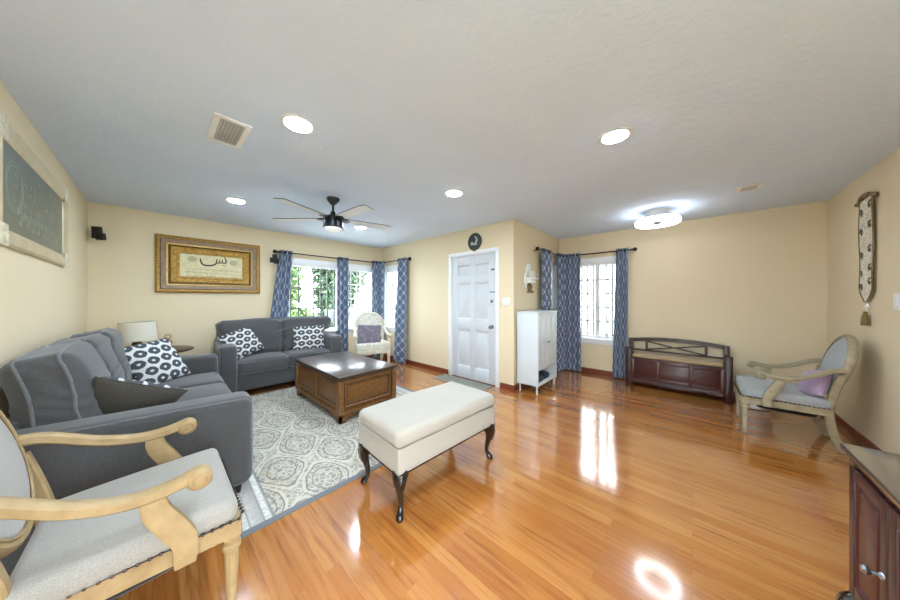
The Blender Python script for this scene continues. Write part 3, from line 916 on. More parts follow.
# ------------------------------------------------------------------ coffee table
def raised_panel(name, w, h, mats, parent, loc, rz, depth=0.016):
    p = MB()
    frame_ring(p, w, h, [(0, 0), (0, depth), (0.012, depth + 0.004), (0.022, depth * 0.4), (0.035, 0.001), (0.06, 0.004)])
    bx(p, (-w / 2 + 0.058, -0.004, -h / 2 + 0.058), (w / 2 - 0.058, 0.006, h / 2 - 0.058), 0.001)
    o = obj(name, p, mats, parent); o.location = loc; o.rotation_euler = (0, 0, rz)
    g = MB(); frame_ring(g, w - 0.034, h - 0.034, [(0.0, depth * 0.62), (0.006, depth * 0.42), (0.014, 0.004), (0.020, 0.0035)]); obj('groove_ring', g, M['umber'], o)  # thin darker ring set in the panel groove
    return o
def coffee_table():
    t = thing('coffee_table', 'square-edged walnut coffee table with panelled sides standing on the rug', 'table', (1.615, 3.33, 0.0086), 0)
    A, B = 0.365, 0.65
    m = MB(); bx(m, (-A, -B, 0.462), (A, B, 0.492), 0.008); obj('tabletop', m, M['walnut_top'], t)
    m = MB(); bx(m, (-A + 0.022, -B + 0.022, 0.440), (A - 0.022, B - 0.022, 0.463), 0.006); obj('top_moulding', m, M['walnut_top'], t)
    m = MB(); a, b = A - 0.035, B - 0.035
    bx(m, (-a, -b, 0.105), (a, b, 0.442), 0.003)
    for sx in (-1, 1):
        for sy in (-1, 1):
            bx(m, (sx * a - 0.03, sy * b - 0.03, 0.11), (sx * a + 0.03, sy * b + 0.03, 0.44), 0.006)
    for s in (-1, 1): bx(m, (s * a - 0.012, -0.03, 0.12), (s * a + 0.012, 0.03, 0.435), 0.004)
    obj('case', m, M['walnut'], t)
    for rz, (dx, dy) in ((-PI / 2, (-1, 0)), (PI / 2, (1, 0))):
        for s in (-1, 1):
            raised_panel('side_panel', b - 0.075, 0.27, M['walnut'], t, (dx * a, s * (b / 2 + 0.001), 0.285), rz)
    for rz, s in ((0, -1), (PI, 1)):
        raised_panel('end_panel', 2 * a - 0.09, 0.27, M['walnut'], t, (0, s * b, 0.285), rz)
    m = MB(); bx(m, (-A + 0.005, -B + 0.005, 0.082), (A - 0.005, B - 0.005, 0.118), 0.014); obj('base_moulding', m, M['walnut'], t)
    for sx in (-1, 1):
        for sy in (-1, 1):
            f = MB()
            L = [(0, 0), (0.075, 0), (0.085, 0.03), (0.12, 0.05), (0.17, 0.06), (0.17, 0.084), (0, 0.084)]
            x0, y0 = sx * (A - 0.02), sy * (B - 0.02)
            prism(f, [(x0 - sx * p, z) for p, z in L], y0, y0 - sy * 0.03, 'y')
            prism(f, [(y0 - sy * p, z) for p, z in L], x0, x0 - sx * 0.03, 'x')
            obj('bracket_foot', f, M['walnut'], t)
coffee_table()

# ------------------------------------------------------------------ upholstered bench in the foreground
def ottoman():
    t = thing('storage_bench', 'cream upholstered storage bench with black cabriole legs in front of the rug', 'bench', (1.419, 1.484, 0), math.radians(-3.3))
    L, W = 0.934, 0.51
    m = MB(); rbox(m, (0, 0, 0.361), (L, W, 0.152), 0.012, 3); obj('upholstered_box', m, M['cream_fabric'], t)
    m = MB()
    def dome(q): return (q.x, q.y, q.z + (0.006 * math.sin(9 * q.x + 2) * math.sin(11 * q.y) if q.z > 0 else 0))
    rbox(m, (0, 0, 0.4835), (L + 0.012, W + 0.012, 0.10), 0.04, 5, 6, (0.0, 0.0, 0.012), warp=dome)
    lid = obj('lid_cushion', m, M['cream_fabric'], t)
    p = MB(); tube(p, [Vector((x, y, 0.437)) for x, y in rr_loop(L + 0.006, W + 0.006, 0.02)], 0.004, 6, closed=True); obj('piping', p, M['cream_fabric'], lid)
    m = MB(); tube(m, [Vector((x, y, 0.286)) for x, y in rr_loop(L + 0.004, W + 0.004, 0.012)], 0.004, 6, closed=True); obj('lower_trim', m, M['black_gloss'], t)
    for sx in (-1, 1):
        for sy in (-1, 1):
            g = MB(); x, y = sx * (L / 2 - 0.045), sy * (W / 2 - 0.045); d = Vector((sx, sy, 0)).normalized()
            prof = [(-0.008, 0.286, 0.054), (0.002, 0.268, 0.051), (0.016, 0.24, 0.044), (0.020, 0.20, 0.034), (0.010, 0.16, 0.024), (-0.002, 0.11, 0.018), (-0.004, 0.07, 0.016), (0.008, 0.04, 0.018), (0.022, 0.02, 0.024), (0.024, 0.008, 0.022), (0.02, 0.0, 0.014)]
            pts = smooth_path([(p_[0], p_[1], p_[2]) for p_ in prof], 4)
            path = [Vector((x, y, 0)) + d * q[0] + Vector((0, 0, max(q[1], 0.0))) for q in pts]
            rad = [q[2] for q in pts]
            tube(g, path, rad, 12, up=(0.3, 0.2, 0))
            lo = obj('cabriole_leg', g, M['black_gloss'], t)
            k = MB(); sc = [Vector((x, y, 0)) + d * a + Vector((0, 0, z)) for a, z in ((0.052, 0.275), (0.060, 0.24), (0.053, 0.20), (0.034, 0.155))]
            tube(k, smooth_path(sc, 5), 0.007, 6); obj('knee_carving', k, M['black_gloss'], lo)
ottoman()

# ------------------------------------------------------------------ open-arm chairs
def armchair(name, label, loc, rz, wood_m, seat_m, back_m, nails=True, seat_h=0.0, dust=True, bw=0.245, bh=0.262, dz=0.0):
    t = thing(name, label, 'armchair', loc, rz)
    def trap(q): return (q.x, q.y * (1 - 0.06 * (0.5 - q.x / 0.53)), q.z + 0.012 * (q.x / 0.53) * (1 if q.z > 0 else 0))
    c = MB(); rbox(c, (0.006, 0, 0.443 + seat_h / 2), (0.52, 0.585, 0.082 + seat_h), 0.032, 4, 7, (0.0, 0.0, 0.022), warp=trap)
    so = obj('seat', c, seat_m, t)
    if nails:
        nb = MB(); path = []
        for k in range(20): path.append((-0.235 + 0.50 * k / 19, -0.296 + 0.033 * (1 - k / 19)))
        for k in range(1, 22): path.append((0.282, -0.288 + 0.576 * k / 22))
        for k in range(20): path.append((0.265 - 0.50 * k / 19, 0.296 - 0.033 * k / 19))
        tube(nb, [Vector((x, y, 0.412)) for x, y in path], 0.0025, 5)
        for x, y in path:
            lathe(nb, [(0.0045, -0.005), (0.0075, 0), (0.0045, 0.005)], 6, (x, y, 0.412))
        obj('nailhead_trim', nb, M['nail'], so)
    r = MB()
    for s in (-1, 1):
        prism(r, [(-0.255, s * 0.235), (0.262, s * 0.268), (0.262, s * 0.288), (-0.255, s * 0.258)], 0.345, 0.406, 'z')
    bx(r, (0.255, -0.268, 0.345), (0.280, 0.268, 0.406), 0.004); bx(r, (-0.262, -0.24, 0.345), (-0.237, 0.24, 0.406), 0.004)
    obj('seat_rail', r, wood_m, t)
    if dust:
        d = MB(); rbox(d, (-0.01, 0, 0.328), (0.36, 0.45, 0.06), 0.025, 3, 5, (0, 0, 0.028)); obj('dust_cover', d, M['black_fabric'], t)
    for s in (-1, 1):
        g = MB(); x, y = 0.248, s * 0.256
        bx(g, (x - 0.028, y - 0.028, 0.335), (x + 0.028, y + 0.028, 0.408), 0.004)
        lathe(g, [(0.012, 0.0), (0.017, 0.006), (0.018, 0.03), (0.014, 0.045), (0.020, 0.055), (0.020, 0.065), (0.0165, 0.072), (0.024, 0.27), (0.024, 0.285), (0.031, 0.292), (0.031, 0.305), (0.025, 0.312), (0.025, 0.322), (0.030, 0.330), (0.030, 0.337)], 20, (x, y, 0), flute=lambda z: 0.16 if 0.072 <= z <= 0.27 else 0.0)
        obj('front_leg', g, wood_m, t)
        g = MB()
        pts = smooth_path([(-0.330, s * 0.205, 0.0), (-0.272, s * 0.215, 0.15), (-0.244, s * 0.226, 0.33), (-0.246, s * 0.234, 0.44), (-0.268, s * 0.236, 0.56), (-0.305, s * (bw - 0.006), 0.70)], 5)
        sweep(g, pts, lambda i, u: rrect(0.019 + 0.004 * math.sin(u * PI), 0.026 - 0.004 * u), up=(1, 0, 0))
        obj('rear_leg', g, wood_m, t)
        a = MB()
        pts = smooth_path([(-0.318, s * (bw + 0.002), 0.752), (-0.25, s * 0.262, 0.738), (-0.13, s * 0.283, 0.672), (-0.02, s * 0.292, 0.636), (0.07, s * 0.292, 0.634), (0.148, s * 0.292, 0.652)], 6)
        sweep(a, pts, lambda i, u: rrect(0.025, 0.019, 0.4), up=(0, 0, 1))
        X = Matrix.Translation((0.150, s * 0.292, 0.634)) @ Matrix.Rotation(PI / 2, 4, 'X')
        lathe(a, [(0.020, -0.033), (0.030, -0.030), (0.036, -0.022), (0.036, 0.022), (0.030, 0.030), (0.020, 0.033)], 20, X=X)
        ao = obj('arm', a, wood_m, t)
        for sd in (-1, 1):
            q = MB(); tube(q, [Vector((0.150 + 0.022 * math.cos(k * PI / 8), s * 0.292 + sd * 0.034, 0.634 + 0.022 * math.sin(k * PI / 8))) for k in range(16)], 0.0045, 6, closed=True, up=(0, 1, 0))
            obj('scroll_ring', q, wood_m, ao)
        g = MB()
        pts = smooth_path([(0.035, s * 0.292, 0.632), (0.044, s * 0.293, 0.57), (0.080, s * 0.296, 0.50), (0.112, s * 0.299, 0.43), (0.112, s * 0.299, 0.35)], 6)
        sweep(g, pts, lambda i, u: rrect(0.028 + 0.007 * math.sin(u * PI * 1.0), 0.017, 0.2), up=(0, 1, 0))
        obj('arm_support', g, wood_m, t)
    C = Vector((-0.332, 0, 0.765)); U = Vector((-0.25, 0, 0.968)).normalized(); N = Vector((U.z, 0, -U.x)); Yv = Vector((0, 1, 0))
    f = MB(); pts = [C + Yv * bw * math.cos(2 * PI * k / 40) + U * bh * math.sin(2 * PI * k / 40) for k in range(40)]
    sweep(f, pts, lambda i, u: [(0.022 * math.cos(a) * (1 if True else 0), 0.026 * math.sin(a)) for a in [2 * PI * j / 10 for j in range(10)]], up=tuple(N), closed=True)
    bf = obj('back_frame', f, wood_m, t)
    q = MB(); pts = [C + N * 0.024 + Yv * (bw - 0.014) * math.cos(2 * PI * k / 40) + U * (bh - 0.014) * math.sin(2 * PI * k / 40) for k in range(40)]
    tube(q, pts, 0.0045, 6, closed=True, up=tuple(N)); obj('frame_bead', q, wood_m, bf)
    b = MB(); vs = []; fs = []; R, NA = 8, 40
    for sg in (1, -1):
        o0 = len(vs)
        for i in range(R + 1):
            rr = math.sin(i / R * PI / 2)
            for k in range(NA):
                a = 2 * PI * k / NA
                hgt = 0.008 + (0.040 if sg > 0 else 0.022) * math.sqrt(max(0, 1 - rr * rr))
                vs.append(C + Yv * (bw - 0.012) * rr * math.cos(a) + U * (bh - 0.012) * rr * math.sin(a) + N * sg * hgt)
        for i in range(R):
            for k in range(NA):
                p4 = (o0 + i * NA + k, o0 + i * NA + (k + 1) % NA, o0 + (i + 1) * NA + (k + 1) % NA, o0 + (i + 1) * NA + k)
                fs.append(p4[::-1] if sg > 0 else p4)
    b.add(vs, fs); obj('back_pad', b, back_m, t, angle=60)
    for o in t.children_recursive:      # seat height of this particular chair
        for v in o.data.vertices: v.co.z += dz * min(1.0, v.co.z / 0.34)
    return t
armchair('armchair', 'bleached oak armchair with grey linen seat and nailheads beside the large sofa', (-0.045, 1.635, 0), 0, M['oak'], M['linen'], M['linen'], dz=0.028)
armchair('armchair', 'weathered oak oval-back armchair by the right wall with a lilac cushion on it', (4.135, -0.632, 0), PI / 2, M['wash'], M['linen_blue'], M['linen_blue'], dz=-0.042)
armchair('round_back_chair', 'white floral round-back chair standing before the corner window', (2.66, 4.36, 0), math.radians(-114), M['ivory_wood'], M['floral_seat'], M['floral_seat'], nails=False, seat_h=0.03, dust=False, bw=0.28, bh=0.275)
pillow('mauve scroll-patterned pillow on the round-back chair by the window', (2.555, 4.27, 0.66), (-0.42, -0.88, 0.30), -3, (0.40, 0.36), 0.11, ('paisley', 'paisley'), 'paisley')
pillow('small lilac cushion resting on the seat of the right armchair', (4.01, -0.815, 0.55), (-0.2, 0.86, 0.35), 20, (0.25, 0.25), 0.13, ('lilac', 'lilac'), 'lilac')

# ------------------------------------------------------------------ hall bench on the far wall
def hall_bench():
    t = thing('hall_bench', 'dark mahogany storage settle with crossed back rails against the far wall', 'bench', (4.932, 0.19, 0), -PI / 2)
    w = 0.525
    for s in (-1, 1):
        m = MB(); bx(m, (s * w - 0.035, -0.175, 0), (s * w + 0.035, -0.11, 0.575), 0.006); bx(m, (s * w - 0.04, -0.18, 0.575), (s * w + 0.04, -0.10, 0.588), 0.004)
        obj('front_post', m, M['mahogany'], t)
        m = MB(); bx(m, (s * w - 0.03, 0.115, 0), (s * w + 0.03, 0.165, 0.685), 0.006); obj('back_post', m, M['espresso'], t)
        m = MB(); bx(m, (s * w - 0.012, -0.112, 0.10), (s * w + 0.012, 0.118, 0.44), 0.003)
        bx(m, (s * w - 0.025, -0.112, 0.535), (s * w + 0.025, 0.118, 0.57), 0.006)
        obj('end_panel', m, M['mahogany'], t)
    m = MB(); bx(m, (-w + 0.02, -0.155, 0.13), (w - 0.02, -0.135, 0.425), 0.002)
    for x in (-w + 0.05, -0.175, 0.175, w - 0.05): bx(m, (x - 0.022, -0.166, 0.13), (x + 0.022, -0.153, 0.425), 0.002)
    for z in (0.155, 0.405): bx(m, (-w + 0.03, -0.1655, z - 0.022), (w - 0.03, -0.153, z + 0.022), 0.002)
    obj('front_panel', m, M['red_mahogany'], t)
    m = MB(); n = 24; top = [(-w + 0.03 + (2 * w - 0.06) * k / n, 0.135) for k in range(n + 1)]
    low = []
    for k in range(n, -1, -1):
        u = -1 + 2 * k / n; z = 0.085 + 0.03 * (0 if abs(u) > 0.8 else 1) * (0.5 + 0.5 * math.cos(PI * (abs(u) - 0.4) / 0.4)) - 0.0
        low.append((u * (w - 0.03), z if abs(u) > 0.35 else 0.078))
    prism(m, low[::-1] + top[::-1], -0.163, -0.143, 'y'); obj('shaped_apron', m, M['mahogany'], t)
    m = MB(); bx(m, (-w + 0.02, -0.16, 0.422), (w - 0.02, 0.15, 0.44), 0.004); obj('seat_lid', m, M['mahogany'], t)
    m = MB(); rbox(m, (0, -0.01, 0.4625), (2 * w - 0.085, 0.25, 0.044), 0.018, 3, 3, (0, 0, 0.006)); obj('seat_pad', m, M['seat_tan'], t)
    m = MB(); n = 16
    up = [(-w - 0.03 + (2 * w + 0.06) * k / n, 0.685 + 0.045 * (1 - (2 * k / n - 1) ** 2)) for k in range(n + 1)]
    dn = [(x, z - 0.055) for x, z in up]
    prism(m, dn + up[::-1], 0.125, 0.155, 'y'); obj('top_rail', m, M['espresso'], t)
    m = MB(); bx(m, (-w + 0.02, 0.128, 0.505), (w - 0.02, 0.152, 0.53), 0.004); obj('lower_rail', m, M['espresso'], t)
    for s in (-1, 1):
        m = MB(); bx(m, (s * 0.33 - 0.014, 0.128, 0.525), (s * 0.33 + 0.014, 0.152, 0.665), 0.003); obj('back_stile', m, M['espresso'], t)
        m = MB(); sweep(m, [(-0.325, 0.140 + s * 0.004, 0.595 - s * 0.062), (0.325, 0.140 + s * 0.004, 0.595 + s * 0.062)], lambda i, u: rrect(0.006, 0.011), up=(0, 0, 1)); obj('cross_bar', m, M['espresso'], t)
hall_bench()

# ------------------------------------------------------------------ white cabinet in the alcove
def cabinet():
    t = thing('white_cabinet', 'tall white two-door cabinet with an open bottom shelf beside the blue curtains', 'cabinet', (3.782, 1.69, 0), 0)
    w, d = 0.332, 0.155
    m = MB(); th = 0.018
    bx(m, (-w, -d, 0.12), (-w + th, d, 1.115), 0.002); bx(m, (w - th, -d, 0.12), (w, d, 1.115), 0.002)
    bx(m, (-w + th, d - 0.012, 0.12), (w - th, d, 1.115), 0.001); bx(m, (-w + th, -d, 0.12), (w - th, d - 0.012, 0.145), 0.002); bx(m, (-w + th, -d, 0.335), (w - th, d - 0.012, 0.355), 0.002)
    obj('case', m, M['white_paint'], t)
    m = MB(); bx(m, (-w - 0.008, -d - 0.012, 1.113), (w + 0.008, d, 1.131), 0.004); obj('cabinet_top', m, M['white_paint'], t)
    for s in (-1, 1):
        m = MB(); x0, x1 = (-w + th + 0.002, -0.0015) if s < 0 else (0.0015, w - th - 0.002); y0, y1 = -d - 0.002, -d + 0.016
        mid = (x0 + x1) / 2
        bx(m, (x0, y0 + 0.009, 0.36), (x1, y1, 1.11), 0.001)
        for a, b in ((x0, x0 + 0.04), (mid - 0.014, mid + 0.014), (x1 - 0.04, x1)): bx(m, (a, y0, 0.36), (b, y0 + 0.011, 1.11), 0.002)
        for a, b in ((0.36, 0.42), (0.665, 0.725), (1.06, 1.11)): bx(m, (x0 + 0.001, y0 + 0.0004, a), (x1 - 0.001, y0 + 0.011, b), 0.002)
        do = obj('door', m, M['white_paint'], t)
        h = MB(); xx = -0.02 if s < 0 else 0.02
        tube(h, smooth_path([(xx - 0.022 * 1, y0 + 0.001, 0.695), (xx - 0.02, y0 - 0.02, 0.695), (xx + 0.02, y0 - 0.02, 0.695), (xx + 0.022, y0 + 0.001, 0.695)], 4), 0.005, 8)
        obj('handle', h, M['chrome'], do)
    for sx in (-1, 1):
        for sy in (-1, 1):
            m = MB(); lathe(m, [(0.009, 0), (0.013, 0.12)], 12, (sx * (w - 0.03), sy * (d - 0.03), 0.001)); obj('leg', m, M['white_paint'], t)
cabinet()
for k, (x, lab) in enumerate(((3.66, 'folded navy pouch on the left of the open shelf of the white cabinet'), (3.86, 'flat dark navy pouch on the right of the open shelf of the white cabinet'))):
    m = MB(); rbox(m, (0, 0, 0.028 + 0.008 * k), (0.17, 0.17, 0.055 + 0.016 * k), 0.02, 3, 3, (0, 0, 0.012), warp=wrinkle(0.004, k, 30, 30))
    o = obj('pouch', m, M['navy_items']); o.location = (x, 1.66, 0.1455); tag(o, lab, 'pouch', 'pouches on the cabinet shelf')

# ------------------------------------------------------------------ console cabinet at the right edge
def console():
    t = thing('console_cabinet', 'dark red mahogany console cabinet cut off by the right edge, polished top', 'cabinet', (1.13, -0.705, 0), PI)
    w, d = 0.52, 0.285
    m = MB(); bx(m, (-w - 0.02, -d - 0.025, 0.772), (w + 0.02, d, 0.80), 0.008); obj('cabinet_top', m, M['console_top'], t)
    m = MB(); bx(m, (-w, -d, 0.26), (w, d, 0.772), 0.003)
    bx(m, (-w - 0.008, -d - 0.008, 0.745), (w + 0.008, d, 0.7725), 0.004); bx(m, (-w - 0.012, -d - 0.012, 0.245), (w + 0.012, d, 0.285), 0.008)
    obj('case', m, M['mahogany'], t)
    n = 4; cw = 2 * (w - 0.015) / n
    for k in range(n):
        x0 = -w + 0.015 + cw * k; x1 = x0 + cw
        m = MB(); a, b = x0 + 0.003, x1 - 0.003; y = -d - 0.014
        for lo, hi in (((a, y, 0.30), (a + 0.04, -d, 0.738)), ((b - 0.04, y, 0.30), (b, -d, 0.738)), ((a + 0.04, y, 0.70), (b - 0.04, -d, 0.738)), ((a + 0.04, y, 0.30), (b - 0.04, -d, 0.345))): bx(m, lo, hi, 0.003)
        do = obj('door', m, M['mahogany'], t)
        p = MB(); frame_ring(p, b - a - 0.08, 0.355, [(0, 0.012), (0.012, 0.002), (0.02, 0.004), (0.03, 0.012)], (a + b) / 2, 0.5225)
        bx(p, (a + 0.068, -0.0125, 0.373), (b - 0.068, -0.003, 0.672), 0.001)
        po = obj('door_panel', p, M['red_mahogany'], do); po.location = (0, -d + 0.001, 0)
        kn = MB(); X = Matrix.Translation((b - 0.02, y, 0.52)) @ Matrix.Rotation(PI / 2, 4, 'X')
        lathe(kn, [(0.010, -0.001), (0.009, 0.004), (0.005, 0.008), (0.005, 0.018), (0.012, 0.024), (0.013, 0.03), (0.009, 0.036), (0, 0.036)], 14, X=X)
        obj('knob', kn, M['chrome'], do)
    for sx in (-1, 1):
        for sy in (-1, 1):
            g = MB(); x, y = sx * (w - 0.05), sy * (d - 0.05); dd = Vector((sx, sy, 0)).normalized()
            pts = smooth_path([(0.02, 0.262, 0.05), (0.055, 0.235, 0.05), (0.062, 0.19, 0.042), (0.035, 0.12, 0.028), (0.02, 0.06, 0.022), (0.045, 0.02, 0.026), (0.045, 0.0, 0.02)], 4)
            if sy > 0: pts = [Vector((q[0] * 0.3, q[1], q[2])) for q in pts]
            tube(g, [Vector((x, y, 0)) + dd * q[0] + Vector((0, 0, max(0, q[1]))) for q in pts], [q[2] for q in pts], 12, up=(0.3, 0.2, 0))
            obj('scroll_leg', g, M['black_gloss'], t)
console()

# ------------------------------------------------------------------ ceiling fan
def fan():
    t = thing('ceiling_fan', 'five-bladed ceiling fan with dark motor housing and pale blades', 'ceiling fan', (1.33, 2.985, HC), 0)
    m = MB(); lathe(m, [(0.022, -0.075), (0.035, -0.062), (0.062, -0.03), (0.070, -0.008), (0.070, -0.0003)], 24); obj('canopy', m, M['fan_metal'], t)
    m = MB(); lathe(m, [(0.0125, -0.16), (0.0125, -0.07)], 12); obj('downrod', m, M['fan_metal'], t)
    m = MB(); lathe(m, [(0.05, -0.215), (0.045, -0.20), (0.028, -0.175), (0.024, -0.15), (0.014, -0.145)], 20); obj('coupling', m, M['fan_metal'], t)
    m = MB(); lathe(m, [(0.096, -0.335), (0.103, -0.33), (0.103, -0.315), (0.098, -0.312), (0.102, -0.225), (0.097, -0.212), (0.05, -0.208)], 32); obj('motor_housing', m, M['fan_metal'], t)
    m = MB(); lathe(m, [(0.0, -0.372), (0.045, -0.366), (0.078, -0.352), (0.093, -0.334), (0.093, -0.330)], 32); obj('light_lens', m, M['fan_glass'], t)
    for k in range(5):
        a = math.radians(-13 + 72 * k)
        b = MB()
        R = Matrix.Rotation(a, 4, 'Z') @ Matrix.Translation((0, 0, -0.232)) @ Matrix.Rotation(math.radians(-7), 4, 'X')
        out = [(0.13, -0.052), (0.60, -0.066), (0.665, -0.045), (0.645, 0.062), (0.13, 0.052)]
        n = len(out)
        b.add([(x, y, z) for z in (-0.004, 0.004) for x, y in out], [list(range(n))[::-1], [n + i for i in range(n)]] + [(i, (i + 1) % n, n + (i + 1) % n, n + i) for i in range(n)], R)
        bo = obj('blade', b, M['fan_blade'], t, angle=20)
        e = MB(); p3 = [R @ Vector((x, y, 0)) for x, y in out]
        tube(e, p3, 0.0036, 6, closed=True); obj('edge_band', e, M['fan_metal'], bo)
        h = MB(); o2 = [(0.07, -0.025), (0.15, -0.05), (0.19, 0.0), (0.15, 0.05), (0.07, 0.025)]
        h.add([(x, y, z) for z in (-0.010, 0.007) for x, y in o2], [list(range(5))[::-1], [5 + i for i in range(5)]] + [(i, (i + 1) % 5, 5 + (i + 1) % 5, 5 + i) for i in range(5)], R)
        obj('blade_bracket', h, M['fan_metal'], bo, angle=20)
fan()

# ------------------------------------------------------------------ ceiling lights and vents
def recessed(label, x, y):
    t = thing('recessed_light', label, 'ceiling light', (x, y, HC), 0, 'recessed ceiling lights')
    m = MB(); lathe(m, [(0.076, -0.004), (0.080, -0.008), (0.094, -0.006), (0.098, -0.0003)], 32); obj('trim_ring', m, M['white_plastic'], t)
    m = MB(); lathe(m, [(0.0, -0.016), (0.04, -0.014), (0.065, -0.009), (0.0765, -0.005), (0.0765, -0.002)], 32); obj('diffuser', m, M['lamp'], t)
recessed('round lit recessed light, nearest to the left ceiling vent', 0.61, 1.875)
recessed('round lit recessed light, the nearest one on the right side of the ceiling', 2.13, 0.395)
recessed('round lit recessed light, farthest left, above the gold framed picture', 0.61, 3.87)
recessed('round lit recessed light in the middle of the ceiling, right of the fan', 2.13, 1.88)
recessed('round lit recessed light partly behind the fan blades', 2.17, 3.89)
recessed('added round lit recessed light above the camera, outside the frame', 0.61, 0.395)  # unseen lamp added over the camera to light the foreground

def ring_light():
    t = thing('ring_ceiling_light', 'round flush ceiling light with glowing ring near the far right wall', 'ceiling light', (4.33, 0.335, HC), 0)
    m = MB(); lathe(m, [(0.105, -0.10), (0.12, -0.09), (0.125, -0.02), (0.135, -0.0003)], 32); obj('base', m, M['white_plastic'], t)
    m = MB(); lathe(m, [(0.10, -0.100), (0.205, -0.108), (0.212, -0.104), (0.21, -0.098), (0.11, -0.09)], 40); obj('backing_plate', m, M['vent_grey'], t)  # plate placed over the ring to block its upward glow
    m = MB(); pts = [(0.212 * math.cos(2 * PI * k / 48), 0.212 * math.sin(2 * PI * k / 48), -0.142) for k in range(48)]
    sweep(m, pts, lambda i, u: [(0.022 * math.copysign(abs(math.cos(a)) ** 0.6, math.cos(a)), 0.030 * math.copysign(abs(math.sin(a)) ** 0.6, math.sin(a))) for a in [2 * PI * j / 16 for j in range(16)]], closed=True)
    obj('glowing_ring', m, M['ring'], t)
    m = MB(); lathe(m, [(0.0, -0.172), (0.04, -0.168), (0.05, -0.15), (0.05, -0.095)], 24); obj('hub', m, M['chrome'], t)
    for k in range(5):
        R = Matrix.Rotation(2 * PI * k / 5 + 0.3, 4, 'Z') @ Matrix.Translation((0, 0, -0.135)) @ Matrix.Rotation(math.radians(16), 4, 'X')
        b = MB(); box(b, (0.115, 0, 0), (0.14, 0.075, 0.004), 0.002, R); obj('blade', b, M['white_plastic'], t)
ring_light()

def vent(label, cx, cy, lx, ly, rz=0.0):
    t = thing('ceiling_vent', label, 'vent', (cx, cy, HC), rz, 'ceiling vents')
    f = 0.034
    m = MB()
    for lo, hi in (((-lx, -ly, -0.008), (lx, -ly + f, -0.0003)), ((-lx, ly - f, -0.008), (lx, ly, -0.0003)), ((-lx, -ly + f, -0.008), (-lx + f, ly - f, -0.0003)), ((lx - f, -ly + f, -0.008), (lx, ly - f, -0.0003))): bx(m, lo, hi, 0.003)
    obj('frame', m, M['white_plastic'], t)
    m = MB(); plain(m, (-lx + f - 0.002, -ly + f - 0.002, -0.0016), (lx - f + 0.002, ly - f + 0.002, -0.0006)); obj('backing', m, M['vent_dark'], t, flat=True)
    n = int((2 * lx - 2 * f) / 0.016)
    for k in range(n):
        x = -lx + f + (2 * lx - 2 * f) * (k + 0.5) / n
        m = MB(); box(m, (0, 0, 0), (0.015, 2 * ly - 2 * f + 0.004, 0.0016), 0.0005, Matrix.Translation((x, 0, -0.0058)) @ Matrix.Rotation(math.radians(28), 4, 'Y')); obj('slat', m, M['vent_grey'], t)
vent('louvred ceiling vent on the left, near the framed slate-green picture', 0.325, 2.315, 0.095, 0.190)
vent('small louvred ceiling vent at the far right, beyond the ring light', 4.03, -0.425, 0.10, 0.088)

